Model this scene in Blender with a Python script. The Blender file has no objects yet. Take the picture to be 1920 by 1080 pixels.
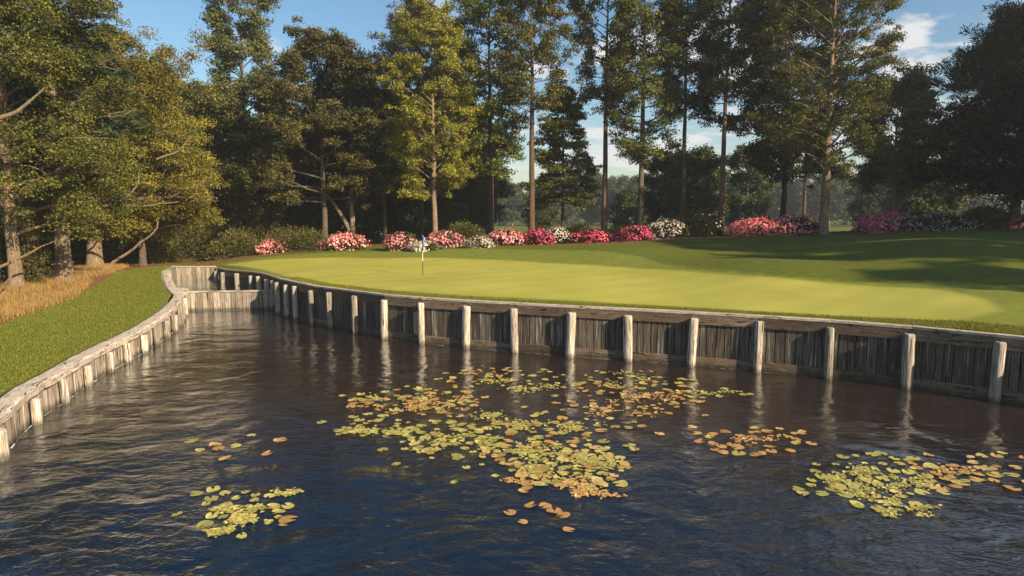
import bpy, math, random
import numpy as np
from mathutils import Vector, Matrix, geometry
random.seed(7); RNG = np.random.default_rng(7)
S = bpy.context.scene; COL = S.collection
R = math.radians

# ------------------------------------------------------------------ camera
CH, F = 5.2, 1200.0
PITCH = math.atan(136 / F)
cd = bpy.data.cameras.new('camera'); cam = bpy.data.objects.new('camera', cd); COL.objects.link(cam)
cam.location = (0, 0, CH); cam.rotation_euler = (math.pi / 2 - PITCH, 0, 0)
cd.sensor_width = 36; cd.lens = F / 1920 * 36; cd.clip_end = 5000; cd.clip_start = 0.1
S.camera = cam

# ------------------------------------------------------------------ sun and sky
SUN_AZ, SUN_EL = R(39.5), R(26)          # azimuth: from +X turning to -Y (right, a little behind the viewer)
sd = Vector((math.cos(SUN_AZ) * math.cos(SUN_EL), -math.sin(SUN_AZ) * math.cos(SUN_EL), math.sin(SUN_EL)))
ld = bpy.data.lights.new('sun', 'SUN'); ld.energy = 5.0; ld.angle = R(0.5); ld.color = (1.0, 0.80, 0.54)
sun = bpy.data.objects.new('sun', ld); COL.objects.link(sun); sun.rotation_euler = sd.to_track_quat('Z', 'Y').to_euler()
sun.location = (40, -30, 40)

W = bpy.data.worlds.new('World'); S.world = W; W.use_nodes = True
nt = W.node_tree; N = nt.nodes; L = nt.links; N.clear()
sky = N.new('ShaderNodeTexSky'); sky.sky_type = 'NISHITA'; sky.sun_disc = False
sky.sun_elevation = SUN_EL; sky.sun_rotation = R(90) + SUN_AZ
sky.air_density = 1.2; sky.dust_density = 0.6; sky.ozone_density = 2.2
tc = N.new('ShaderNodeTexCoord'); sep = N.new('ShaderNodeSeparateXYZ'); L.new(tc.outputs['Generated'], sep.inputs[0])
def wm(op, a, b=None, c=None, clamp=False):
    n = N.new('ShaderNodeMath'); n.operation = op; n.use_clamp = clamp
    for i, v in enumerate((a, b, c)):
        if v is None: continue
        if isinstance(v, (int, float)): n.inputs[i].default_value = v
        else: L.new(v, n.inputs[i])
    return n.outputs[0]
zz = wm('ADD', wm('MAXIMUM', sep.outputs[2], 0.0), 0.13)
cx = wm('DIVIDE', sep.outputs[0], zz); cy = wm('DIVIDE', sep.outputs[1], zz)
cmb = N.new('ShaderNodeCombineXYZ'); L.new(cx, cmb.inputs[0]); L.new(cy, cmb.inputs[1])
cmb.inputs[2].default_value = 3.7
cn = N.new('ShaderNodeTexNoise'); cn.inputs['Scale'].default_value = 1.7; cn.inputs['Detail'].default_value = 7
cn.inputs['Roughness'].default_value = 0.55; cn.inputs['Distortion'].default_value = 0.3
L.new(cmb.outputs[0], cn.inputs['Vector'])
# clear on the left of the view, more cloud to the right
bias = wm('MULTIPLY', wm('ADD', sep.outputs[0], -0.05, None), 0.20)
cv = wm('ADD', cn.outputs[0], wm('MINIMUM', wm('MAXIMUM', bias, -0.12), 0.05))
mr = N.new('ShaderNodeMapRange'); L.new(cv, mr.inputs[0]); mr.inputs[1].default_value = 0.515; mr.inputs[2].default_value = 0.61
mr.inputs[3].default_value = 0; mr.inputs[4].default_value = 0.85; mr.interpolation_type = 'SMOOTHSTEP'
mixc = N.new('ShaderNodeMix'); mixc.data_type = 'RGBA'
L.new(mr.outputs[0], mixc.inputs['Factor']); 
sat = N.new('ShaderNodeHueSaturation'); sat.inputs['Saturation'].default_value = 1.2; L.new(sky.outputs[0], sat.inputs['Color'])
L.new(sat.outputs[0], mixc.inputs['A']); mixc.inputs['B'].default_value = (6.6, 6.4, 6.3, 1)
bg = N.new('ShaderNodeBackground'); L.new(mixc.outputs['Result'], bg.inputs[0]); bg.inputs[1].default_value = 0.07
wo = N.new('ShaderNodeOutputWorld'); L.new(bg.outputs[0], wo.inputs[0])

S.view_settings.view_transform = 'Standard'; S.view_settings.look = 'None'
S.view_settings.exposure = 1.0; S.view_settings.gamma = 1.0; S.view_settings.use_curve_mapping = False
S.render.engine = 'CYCLES'
S.cycles.use_denoising = True
S.cycles.max_bounces = 6; S.cycles.diffuse_bounces = 3; S.cycles.glossy_bounces = 3; S.cycles.transmission_bounces = 4
S.cycles.transparent_max_bounces = 12; S.cycles.volume_bounces = 0
S.cycles.sample_clamp_indirect = 6; S.cycles.caustics_reflective = False; S.cycles.caustics_refractive = False

# ------------------------------------------------------------------ helpers
def ray(u, v):
    x, y = (u - 960) / F, (540 - v) / F
    c, s = math.cos(PITCH), math.sin(PITCH)
    return Vector((x, c + y * s, -s + y * c))
def at(u, v, z):                       # the point at height z seen at (u, v) of the 1920 x 1080 photograph
    d = ray(u, v); t = (z - CH) / d.z
    return Vector((d.x * t, d.y * t, z))
def gp(u, v, dist):                    # the point at depth dist
    d = ray(u, v); t = dist / d.y
    return Vector((d.x * t, dist, CH + d.z * t))
def xw(u, dist):                       # world x at depth for column u (near the horizon)
    return ray(u, 404).x / ray(u, 404).y * dist

def link(o, parent=None):
    COL.objects.link(o)
    if parent is not None: o.parent = parent
    return o
def tag(o, label=None, cat=None, group=None, kind=None):
    if label: o['label'] = label
    if cat: o['category'] = cat
    if group: o['group'] = group
    if kind: o['kind'] = kind
    return o
def empty(name, loc, rz=0, label=None, cat=None, group=None):
    o = bpy.data.objects.new(name, None); o.location = loc; o.rotation_euler = (0, 0, rz); o.empty_display_size = .3
    COL.objects.link(o); return tag(o, label, cat, group)
def np_mesh(name, V, faces_n, idx, mat, tint=None, smooth=False, uv=None):
    """V (n,3); faces_n = corners per face (int or array); idx flat indices"""
    me = bpy.data.meshes.new(name); V = np.asarray(V, np.float32); idx = np.asarray(idx, np.int32).ravel()
    me.vertices.add(len(V)); me.vertices.foreach_set('co', V.ravel())
    if isinstance(faces_n, int):
        nf = len(idx) // faces_n; tot = np.full(nf, faces_n, np.int32)
    else:
        tot = np.asarray(faces_n, np.int32); nf = len(tot)
    st = np.concatenate([[0], np.cumsum(tot)[:-1]]).astype(np.int32)
    me.loops.add(len(idx)); me.loops.foreach_set('vertex_index', idx)
    me.polygons.add(nf); me.polygons.foreach_set('loop_start', st)
    me.update(calc_edges=True)
    me.polygons.foreach_set('use_smooth', np.full(nf, bool(smooth)))
    if tint is not None:
        a = me.attributes.new('tint', 'FLOAT', 'FACE'); a.data.foreach_set('value', np.asarray(tint, np.float32))
    if uv is not None:
        l = me.uv_layers.new(name='UVMap'); l.data.foreach_set('uv', np.asarray(uv, np.float32).ravel())
    me.materials.append(mat)
    return me
def mobj(name, me, parent=None):
    return link(bpy.data.objects.new(name, me), parent)

# ------------------------------------------------------------------ materials
def newmat(name):
    m = bpy.data.materials.new(name); m.use_nodes = True; m.node_tree.nodes.clear(); return m
class G:
    """tiny node graph helper"""
    def __init__(s, m): s.t = m.node_tree
    def n(s, typ, **kw):
        nd = s.t.nodes.new('ShaderNode' + typ)
        for k, v in kw.items(): setattr(nd, k, v)
        return nd
    def put(s, sock, v):
        if isinstance(v, bpy.types.NodeSocket): s.t.links.new(v, sock)
        elif v is not None:
            if hasattr(sock.default_value, '__len__') and len(sock.default_value) == 4 and len(v) == 3: v = (*v, 1)
            sock.default_value = v
    def noise(s, vec, scale, detail=4, rough=.55, dist=0.0):
        nd = s.n('TexNoise'); s.put(nd.inputs['Vector'], vec); nd.inputs['Scale'].default_value = scale
        nd.inputs['Detail'].default_value = detail; nd.inputs['Roughness'].default_value = rough
        nd.inputs['Distortion'].default_value = dist; return nd.outputs[0]
    def mp(s, vec, scale=(1, 1, 1), loc=(0, 0, 0), rot=(0, 0, 0)):
        nd = s.n('Mapping'); s.put(nd.inputs[0], vec); nd.inputs['Scale'].default_value = scale
        s.put(nd.inputs['Location'], loc); nd.inputs['Rotation'].default_value = rot; return nd.outputs[0]
    def mix(s, f, a, b, blend='MIX'):
        nd = s.n('Mix', data_type='RGBA', blend_type=blend); s.put(nd.inputs['Factor'], f)
        s.put(nd.inputs['A'], a); s.put(nd.inputs['B'], b); return nd.outputs['Result']
    def math(s, op, a, b=None, clamp=False):
        nd = s.n('Math', operation=op, use_clamp=clamp); s.put(nd.inputs[0], a)
        if b is not None: s.put(nd.inputs[1], b)
        return nd.outputs[0]
    def rng(s, v, a, b, c=0., d=1., smooth=False):
        nd = s.n('MapRange'); s.put(nd.inputs[0], v)
        for i, q in enumerate((a, b, c, d)): nd.inputs[i + 1].default_value = q
        if smooth: nd.interpolation_type = 'SMOOTHSTEP'
        return nd.outputs[0]
    def pos(s): return s.n('NewGeometry').outputs['Position']
    def attr(s, name): return s.n('Attribute', attribute_name=name)
    def rand(s): return s.n('ObjectInfo').outputs['Random']
    def bump(s, h, strength, dist=0.02, normal=None):
        nd = s.n('Bump'); s.put(nd.inputs['Height'], h); nd.inputs['Strength'].default_value = strength
        nd.inputs['Distance'].default_value = dist
        if normal is not None: s.put(nd.inputs['Normal'], normal)
        return nd.outputs[0]
    def out(s, sh, disp=None):
        o = s.n('OutputMaterial'); s.t.links.new(sh, o.inputs[0]); return o
    def pbsdf(s, col, rough=.8, normal=None, spec=.3):
        p = s.n('BsdfPrincipled'); s.put(p.inputs['Base Color'], col); s.put(p.inputs['Roughness'], rough)
        p.inputs['Specular IOR Level'].default_value = spec
        if normal is not None: s.put(p.inputs['Normal'], normal)
        return p.outputs[0]

def leaf_mat(name, c_dark, c_mid, c_lite, trans=.35, rough=.55, spec=.25):
    """leaf colours vary leaf by leaf (tint attribute) and tree by tree"""
    m = newmat(name); g = G(m)
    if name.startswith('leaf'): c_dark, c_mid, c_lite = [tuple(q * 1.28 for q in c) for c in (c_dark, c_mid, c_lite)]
    t = g.attr('tint').outputs['Fac']
    c = g.mix(g.rng(t, 0, .55), c_dark, c_mid); c = g.mix(g.rng(t, .55, 1), c, c_lite)
    hv = g.n('HueSaturation'); g.put(hv.inputs['Color'], c)
    g.put(hv.inputs['Hue'], g.rng(g.rand(), 0, 1, .488, .512)); g.put(hv.inputs['Value'], g.rng(g.rand(), 0, 1, .85, 1.15))
    c = hv.outputs[0]
    p = g.pbsdf(c, rough, spec=spec)
    tr = g.n('BsdfTranslucent'); c2 = g.mix(.5, c, (1.0, .9, .25), 'MULTIPLY'); g.put(tr.inputs[0], g.mix(.35, c2, c))
    ms = g.n('MixShader'); ms.inputs[0].default_value = trans
    m.node_tree.links.new(p, ms.inputs[1]); m.node_tree.links.new(tr.outputs[0], ms.inputs[2])
    g.out(ms.outputs[0]); return m
M = {}
M['leaf_yellow'] = leaf_mat('leaf_yellow_green', (.052, .058, .010), (.178, .165, .024), (.38, .33, .054))
M['leaf_olive'] = leaf_mat('leaf_olive', (.024, .030, .009), (.085, .084, .020), (.22, .19, .055), .28)
M['leaf_green'] = leaf_mat('leaf_mid_green', (.026, .036, .008), (.092, .104, .019), (.22, .215, .040), .3)
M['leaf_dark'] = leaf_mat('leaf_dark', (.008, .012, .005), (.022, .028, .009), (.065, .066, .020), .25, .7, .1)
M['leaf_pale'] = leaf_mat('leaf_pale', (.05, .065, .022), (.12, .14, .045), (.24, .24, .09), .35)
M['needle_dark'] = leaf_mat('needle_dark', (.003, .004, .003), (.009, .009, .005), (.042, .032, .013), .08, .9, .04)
M['needle_fir'] = leaf_mat('needle_fir', (.012, .025, .010), (.035, .058, .022), (.10, .13, .045), .2)
M['needle_brown'] = leaf_mat('needle_brown', (.035, .025, .012), (.10, .065, .025), (.19, .12, .045), .2)
M['leaf_far'] = leaf_mat('leaf_far', (.022, .036, .014), (.06, .08, .026), (.14, .145, .05), .3)
M['straw'] = leaf_mat('dry_grass', (.20, .13, .045), (.39, .26, .09), (.58, .41, .17), .3)
M['blade'] = leaf_mat('grass_blade', (.125, .138, .018), (.205, .212, .030), (.31, .305, .055), .3)
M['fringe'] = leaf_mat('fringe_grass', (.11, .12, .012), (.19, .19, .022), (.30, .28, .045), .35)
M['pad_yellow'] = leaf_mat('lily_pad_yellow', (.27, .26, .07), (.44, .40, .11), (.60, .54, .21), .1, .4, .4)
M['pad_orange'] = leaf_mat('lily_pad_orange', (.33, .18, .06), (.48, .29, .10), (.62, .43, .19), .1, .4, .4)
M['pad_green'] = leaf_mat('lily_pad_green', (.20, .22, .05), (.33, .33, .08), (.45, .43, .13), .1, .4, .4)
for nme, cs in (('crimson', ((.32, .03, .08), (.58, .08, .17), (.82, .28, .38))),
                ('pink', ((.60, .13, .18), (.84, .34, .37), (.95, .72, .66))),
                ('white', ((.45, .38, .32), (.68, .60, .52), (.85, .80, .74))),
                ('magenta', ((.50, .06, .13), (.80, .20, .29), (.93, .52, .56))),
                ('mixed', ((.50, .06, .12), (.74, .30, .32), (.88, .70, .64)))):
    M['fl_' + nme] = leaf_mat('blossom_' + nme, *cs, .25, .6, .1)

def bark_mat(name, dark, lite, sc=1.0):
    m = newmat(name); g = G(m); p = g.pos()
    v = g.mp(p, (9 * sc, 9 * sc, 1.6 * sc))
    n1 = g.noise(v, 1.6, 6, .65, .6); n2 = g.noise(g.mp(p, (1, 1, .6)), 1.4, 3)
    c = g.mix(g.rng(n1, .36, .66), dark, lite); c = g.mix(g.rng(n2, .35, .7), c, tuple(q * .72 for q in lite))
    vo = g.n('TexVoronoi', feature='DISTANCE_TO_EDGE'); g.put(vo.inputs['Vector'], g.mp(p, (11, 11, 2.4))); 
    b = g.bump(g.math('ADD', n1, g.rng(vo.outputs[0], 0, .25, 0, .7)), .9, .05)
    g.out(g.pbsdf(c, .9, b, .15)); return m
M['bark'] = bark_mat('bark_grey_brown', (.06, .045, .032), (.27, .215, .165))
M['bark_pale'] = bark_mat('bark_pale', (.14, .10, .065), (.50, .38, .26))
M['bark_dark'] = bark_mat('bark_dark', (.035, .027, .021), (.13, .10, .078))
M['bark_red'] = bark_mat('bark_reddish', (.06, .038, .026), (.25, .165, .115))

def wood_mat(name, dark, mid, lite, pale_amt=.5, knots=True):
    """weathered timber, u across and v along the grain in metres"""
    m = newmat(name); g = G(m)
    uv = g.n('TexCoord').outputs['UV']
    off = g.n('CombineXYZ'); r = g.rand(); g.put(off.inputs[0], g.math('MULTIPLY', r, 37.0)); g.put(off.inputs[1], g.math('MULTIPLY', r, 91.0))
    base = g.mp(uv, (1, 1, 1), off.outputs[0])
    warp = g.noise(g.mp(base, (5, 1.4, 1)), 1.3, 2)
    wv = g.n('VectorMath', operation='ADD'); g.put(wv.inputs[0], base)
    cw = g.n('CombineXYZ'); g.put(cw.inputs[0], g.math('MULTIPLY', warp, .28 if knots else .08)); g.put(wv.inputs[1], cw.outputs[0])
    w = wv.outputs[0]
    grain = g.noise(g.mp(w, (46, 2.2, 1)), 1, 5, .7)
    fine = g.noise(g.mp(w, (150, 6, 1)), 1, 2, .6)
    streak = g.noise(g.mp(w, (14, .5, 1)), 1, 4, .6)
    c = g.mix(g.rng(grain, .34, .62), dark, mid)
    c = g.mix(g.math('MULTIPLY', g.rng(streak, .52, .66, smooth=True), pale_amt), c, lite)
    crack = g.rng(g.noise(g.mp(w, (28, .8, 1)), 1, 3, .5), .365, .40)
    c = g.mix(crack, tuple(q * .25 for q in dark), c)
    if knots:
        vo = g.n('TexVoronoi'); g.put(vo.inputs['Vector'], g.mp(w, (3.2, 1.1, 1))); 
        k = g.rng(vo.outputs['Distance'], .06, .20); c = g.mix(k, tuple(q * .35 for q in dark), c)
    hv = g.n('HueSaturation'); g.put(hv.inputs['Color'], c); g.put(hv.inputs['Value'], g.rng(r, 0, 1, .58, 1.35))
    sz = g.n('SeparateXYZ'); g.put(sz.inputs[0], g.pos())
    wet = g.rng(g.math('ADD', sz.outputs[2], g.math('MULTIPLY', g.math('SUBTRACT', g.noise(g.mp(g.pos(), (5, 5, 1.5)), 1, 4), .5), .35)), .02, .22, 1, 0, smooth=True)
    hv2 = g.mix(g.math('MULTIPLY', wet, .72), hv.outputs[0], (.026, .028, .014))      # dark algae-stained band at the water line
    b = g.bump(g.math('ADD', g.math('ADD', grain, g.math('MULTIPLY', fine, .3)), crack), .8, .012)
    g.out(g.pbsdf(hv2, .85, b, .25)); return m
M['wood_dark'] = wood_mat('timber_dark', (.036, .028, .021), (.130, .110, .090), (.37, .35, .32), .62, False)
M['wood_beam'] = wood_mat('timber_beam', (.045, .031, .021), (.175, .130, .095), (.29, .24, .19), .35, True)
M['wood_post'] = wood_mat('timber_post', (.12, .09, .065), (.50, .45, .38), (.78, .74, .66), .95, False)
M['wood_back'] = wood_mat('timber_backing', (.012, .010, .008), (.022, .018, .014), (.03, .025, .02), .2, False)
M['wood_pale'] = wood_mat('timber_pale', (.16, .125, .095), (.40, .345, .285), (.60, .55, .48), .7, False)
M['wood_cap'] = wood_mat('timber_cap', (.19, .155, .125), (.44, .385, .325), (.60, .55, .48), .6, True)

# ------------------------------------------------------------------ pond outline
ZW = 1.87
r_low = [(522, 589), (538.5, 594.6), (556, 600), (585.5, 610), (620.5, 616.5), (666.5, 626), (720, 636), (790.5, 645), (873, 653), (966, 661),
         (1067, 669.5), (1178, 677.5), (1294, 687), (1418, 698), (1552, 711), (1701, 729), (1863, 753)]
PR = [at(u, v, 0).xy for u, v in r_low]                                    # post feet, right wall
PR += [PR[-1] + Vector((1.62, -1.42)), PR[-1] + Vector((3.1, -3.1)), PR[-1] + Vector((4.3, -5.0))]
r_up = [(404, 503), (416.6, 505.5), (443, 508), (469, 510.5), (486, 513), (499, 516.5), (511, 520.5)]
PRU = [at(u, v, ZW).xy for u, v in r_up]
l_low = [(7, 861), (69.5, 795), (124, 757), (167.6, 725), (209, 698), (241.7, 680), (273, 662.5), (295, 648), (313, 635), (328, 623), (338, 612), (345, 602), (349, 593)]
PL = [at(u, v, 0).xy for u, v in l_low]
PL = [PL[0] + Vector((1.1, -4.1)), PL[0] + Vector((.55, -2.05))] + PL
WEIR_L, WEIR_R = at(347, 583, 0).xy, at(513, 580, 0).xy
PLU = [WEIR_L + Vector((-.15, .3)), at(343, 548, 1.15).xy, at(333, 537, 1.3).xy, at(325, 522, 1.45).xy, at(322, 509, 1.6).xy]
BK_L, BK_R = at(322, 499, ZW).xy, at(404, 499, ZW).xy
def offs(path, d):
    """push a polyline sideways (left of travel for d > 0)"""
    out = []
    for i, p in enumerate(path):
        a = path[max(0, i - 1)]; b = path[min(len(path) - 1, i + 1)]
        t = (b - a).normalized(); out.append(p + Vector((-t.y, t.x)) * d)
    return out
R_all = list(reversed(offs(list(reversed(PRU + PR)), -.17)))               # plank face line, behind the posts (travel reversed)
R_all = offs(PRU + PR, .17)
L_all = offs(PL, .17)
Lback = offs(PL, .55)
pond = [tuple(p) for p in offs(PRU + PR, .30)]
pond += [(23, 4), (26, -8), (18, -20), (2, -24), (-8, -14), (-9.6, 0)]
lb = offs(PL + PLU, .62)
pond += [tuple(p) for p in lb]
pond += [tuple(BK_L + Vector((-.4, .3))), tuple(BK_R + Vector((-.1, .3)))]
def in_poly(X, Y, poly):
    X = np.asarray(X); Y = np.asarray(Y); c = np.zeros(X.shape, bool); n = len(poly); j = n - 1
    for i in range(n):
        xi, yi = poly[i]; xj, yj = poly[j]
        if yi != yj: c ^= ((yi > Y) != (yj > Y)) & (X < (xj - xi) * (Y - yi) / (yj - yi) + xi)
        j = i
    return c
def d_poly(X, Y, poly, closed=True):
    X = np.asarray(X, float); Y = np.asarray(Y, float); best = np.full(X.shape, 1e9); n = len(poly)
    for i in range(n if closed else n - 1):
        ax, ay = poly[i]; bx, by = poly[(i + 1) % n]; dx, dy = bx - ax, by - ay
        t = np.clip(((X - ax) * dx + (Y - ay) * dy) / (dx * dx + dy * dy + 1e-9), 0, 1)
        best = np.minimum(best, np.hypot(X - ax - t * dx, Y - ay - t * dy))
    return best

# ------------------------------------------------------------------ terrain heights
ctl = []
for p in offs(PRU + PR, .30): ctl.append((p.x, p.y, ZW - .03))
for i, p in enumerate(lb): ctl.append((p.x, p.y, .86 + max(0, (p.y - 22)) * .022 + max(0, (p.y - 33)) * .045))
for u in (322, 404): q = gp(u, 498, 43.5); ctl.append((q.x, q.y + .4, ZW - .02))
for u, v, d in ((430, 495, 44), (500, 488, 44), (500, 472, 51), (560, 464, 53), (420, 489, 52), (360, 491, 50),
                (700, 520, 33.2), (700, 490, 42.5), (700, 462, 53), (600, 480, 46), (793, 515, 34.3), (793, 480, 43.5), (800, 459, 53),
                (900, 520, 31.5), (900, 480, 42), (900, 456, 52), (1000, 505, 34.5), (1000, 470, 43), (1000, 457, 51),
                (1100, 535, 28.2), (1100, 500, 36.6), (1100, 472, 40.8), (1100, 454, 51),
                (1250, 540, 27.4), (1250, 508, 34.6), (1250, 470, 40), (1250, 446, 51),
                (1400, 560, 24.3), (1400, 530, 27.0), (1400, 490, 33.5), (1400, 460, 40), (1400, 440, 50),
                (1550, 570, 22.8), (1550, 530, 26.5), (1550, 480, 33), (1550, 452, 40), (1550, 438, 49),
                (1700, 580, 21), (1700, 540, 24), (1700, 480, 31), (1700, 445, 40), (1700, 431, 48),
                (1850, 590, 19), (1850, 540, 22.5), (1850, 480, 29), (1850, 440, 38), (1850, 426, 47),
                (2100, 640, 16.5), (2100, 520, 24), (2100, 440, 38),
                (230, 500, 45), (320, 498, 47), (120, 528, 35), (0, 600, 23.5), (0, 545, 31), (0, 505, 44), (-200, 560, 26), (-200, 500, 46)):
    p = gp(u, v, d); ctl.append((p.x, p.y, p.z))
for x, y, z in ((-80, 60, 2.2), (-40, 62, 2.2), (-10, 64, 2.5), (10, 64, 2.9), (30, 62, 3.5), (50, 58, 4.0), (80, 50, 3.8), (-60, 20, 1.4), (-60, -20, 1.2), (60, -20, 2.2),
                (35, 0, 2.3), (60, 20, 3.2), (0, -45, 1.2), (-80, 110, 2.2), (0, 100, 2.2), (60, 100, 2.3), (120, 60, 2.6), (120, -60, 2.2), (-120, 0, 2), (-120, -90, 1.6), (0, -120, 1.6), (-120, 140, 2.2), (0, 150, 2.2), (120, 150, 2.2), (30, 130, 2.2)):
    ctl.append((x, y, z))
ctl = np.array(ctl)
def _k(r2): return 0.5 * r2 * np.log(r2 + 1e-9)
n_ = len(ctl); D2 = ((ctl[:, None, :2] - ctl[None, :, :2]) ** 2).sum(-1)
A_ = np.zeros((n_ + 3, n_ + 3)); A_[:n_, :n_] = _k(D2) + np.eye(n_) * 2.0
A_[:n_, n_] = 1; A_[:n_, n_ + 1:] = ctl[:, :2]; A_[n_, :n_] = 1; A_[n_ + 1:, :n_] = ctl[:, :2].T
W_ = np.linalg.solve(A_, np.concatenate([ctl[:, 2], [0, 0, 0]]))
BUMPS = [(6.2, 37.5, .38, 2.6), (9.5, 34.0, .34, 2.6), (13.0, 30.5, .32, 2.4), (2.0, 36.5, -.14, 2.8), (9.0, 28.8, -.12, 2.2), (16.5, 33.5, -.30, 2.6), (19.5, 28.0, .30, 2.6), (22, 34, .3, 3.2), (14, 38, -.2, 3)]
def H(x, y):
    x = np.atleast_1d(np.asarray(x, float)); y = np.atleast_1d(np.asarray(y, float)); z = np.empty(len(x))
    for s in range(0, len(x), 20000):
        a = x[s:s + 20000]; b = y[s:s + 20000]
        d2 = (a[:, None] - ctl[None, :, 0]) ** 2 + (b[:, None] - ctl[None, :, 1]) ** 2
        z[s:s + 20000] = _k(d2) @ W_[:n_] + W_[n_] + a * W_[n_ + 1] + b * W_[n_ + 2]
    for gx_, gy_, am, sg in BUMPS: z += am * np.exp(-((x - gx_) ** 2 + (y - gy_) ** 2) / (2 * sg * sg))
    r = np.hypot(x, y - 30); t = np.clip((r - 80) / 60, 0, 1); t = t * t * (3 - 2 * t)
    return z * (1 - t) + 2.2 * t
def h(x, y): return float(H(x, y)[0])
def on_ground(u, v):
    d = ray(u, v); D = np.arange(9, 120, .1); X = d.x / d.y * D; Y = D; Z = CH + d.z / d.y * D
    below = np.nonzero(Z <= H(X, Y))[0]; i = below[0] if len(below) else len(D) - 1
    return Vector((X[i], Y[i], Z[i]))

# ------------------------------------------------------------------ ground sheet
def grid(x0, x1, y0, y1, st, jit=.25):
    X, Y = np.meshgrid(np.arange(x0, x1 + 1e-6, st), np.arange(y0, y1 + 1e-6, st)); X = X.ravel(); Y = Y.ravel()
    return X + RNG.uniform(-jit, jit, len(X)) * st, Y + RNG.uniform(-jit, jit, len(X)) * st
X1, Y1 = grid(-34, 42, 8, 56, .45); 
X2, Y2 = grid(-120, 120, -90, 150, 4); k = ~((X2 > -35) & (X2 < 43) & (Y2 > 7) & (Y2 < 57)); X2, Y2 = X2[k], Y2[k]
X3, Y3 = grid(-640, 640, -640, 640, 40, 0); k = ~((np.abs(X3) < 122) & (Y3 > -92) & (Y3 < 152)); X3, Y3 = X3[k], Y3[k]
GX = np.concatenate([X1, X2, X3]); GY = np.concatenate([Y1, Y2, Y3])
k = ~in_poly(GX, GY, pond) & (d_poly(GX, GY, pond) > .12); GX, GY = GX[k], GY[k]
pts = [Vector(p) for p in pond] + [Vector((a, b)) for a, b in zip(GX, GY)]
edges = [(i, (i + 1) % len(pond)) for i in range(len(pond))]
cv_, ce_, cf_, *_r = geometry.delaunay_2d_cdt(pts, edges, [], 0, 1e-5)
V2 = np.array([(p.x, p.y) for p in cv_]); FC = np.array([f for f in cf_ if len(f) == 3])
cen = V2[FC].mean(1); FC = FC[~in_poly(cen[:, 0], cen[:, 1], pond)]
VZ = H(V2[:, 0], V2[:, 1])
V3 = np.column_stack([V2, VZ])

gpoly = [on_ground(u, v).xy for u, v in ((422, 497), (480, 489), (640, 483), (780, 483), (960, 489), (1100, 497), (1250, 506), (1400, 518), (1600, 534), (1760, 543),
         (1850, 562), (1875, 585), (1800, 604), (1730, 606), (1690, 596), (1500, 590), (1290, 576), (1070, 563), (870, 555), (720, 544), (620, 536), (560, 525), (500, 507))]
apoly = [on_ground(u, v).xy for u, v in ((415, 494), (480, 484), (640, 473), (780, 470), (900, 466), (1010, 468), (1120, 470), (1200, 482), (1300, 503), (1450, 517),
         (1650, 530), (1800, 528), (1980, 560), (1990, 640), (1700, 612), (1290, 580), (870, 558), (720, 546), (560, 526))]
mpoly = [on_ground(u, v).xy for u, v in ((322, 497), (400, 497), (415, 492), (480, 482), (560, 474), (620, 465), (690, 461), (735, 467), (760, 466), (860, 459), (1000, 459), (1150, 457), (1300, 447), (1550, 441), (1750, 432), (1950, 427))]
mpoly += [Vector((52, 62)), Vector((-60, 62)), Vector((-60, 12))] + [on_ground(u, v).xy for u, v in ((0, 612), (100, 570), (190, 530), (215, 512), (260, 503))]
def smask(poly, w):
    ins = in_poly(V2[:, 0], V2[:, 1], [tuple(p) for p in poly]); d = d_poly(V2[:, 0], V2[:, 1], [tuple(p) for p in poly])
    return np.clip(np.where(ins, d, -d) / w * .5 + .5, 0, 1)
mk_g, mk_a, mk_m = smask(gpoly, .7), smask(apoly, 1.2), smask(mpoly, .7)
near = np.hypot(V2[:, 0], V2[:, 1] - 30) < 75

mg = newmat('turf'); g = G(mg); p = g.pos()
za = g.attr('zones'); sepz = g.n('SeparateColor'); g.put(sepz.inputs[0], za.outputs['Color'])
big = g.noise(p, .35, 4); med = g.noise(p, 2.3, 4, .6); fin = g.noise(p, 38, 5, .75); grain = g.noise(g.mp(p, (1, 1, 1)), 140, 3, .7)
rough = g.mix(g.rng(med, .3, .7), (.098, .122, .014), (.155, .178, .024)); rough = g.mix(g.rng(fin, .3, .7), g.mix(.35, rough, (.035, .05, .008)), rough)
rough = g.mix(g.rng(grain, .35, .65), g.mix(.3, rough, (.03, .04, .007)), rough)
apr = g.mix(g.rng(med, .3, .7), (.150, .185, .027), (.212, .238, .040)); apr = g.mix(g.rng(fin, .3, .7), apr, g.mix(.2, apr, (.08, .10, .02)))
grn = g.mix(g.rng(big, .3, .7), (.300, .302, .056), (.382, .366, .082))
wv = g.n('TexWave', wave_type='BANDS', bands_direction='X'); g.put(wv.inputs['Vector'], g.mp(p, (1, 1, 1), (0, 0, 0), (0, 0, R(62)))); wv.inputs['Scale'].default_value = .16; wv.inputs['Distortion'].default_value = .6
grn = g.mix(g.math('MULTIPLY', wv.outputs['Fac'], .16), grn, (.20, .22, .04)); apr = g.mix(g.math('MULTIPLY', wv.outputs['Fac'], .2), apr, (.12, .14, .025))
straw = g.mix(g.rng(fin, .3, .7), (.12, .055, .022), (.30, .155, .065)); straw = g.mix(g.rng(med, .35, .65), straw, (.17, .10, .045))
e_ = g.math('MULTIPLY', g.math('SUBTRACT', med, .5), .5)
def zm(o): return g.rng(g.math('ADD', o, e_), .35, .65, smooth=True)
c = g.mix(zm(sepz.outputs[1]), rough, apr); c = g.mix(g.rng(sepz.outputs[0], .3, .7, smooth=True), c, grn); c = g.mix(zm(sepz.outputs[2]), c, straw)
hb = g.math('ADD', g.math('MULTIPLY', fin, 1.0), g.math('MULTIPLY', grain, .8))
hb = g.math('MULTIPLY', hb, g.rng(sepz.outputs[0], 0, 1, 1, .12))
g.out(g.pbsdf(c, .9, g.bump(hb, .6, .03), .12))
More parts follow.
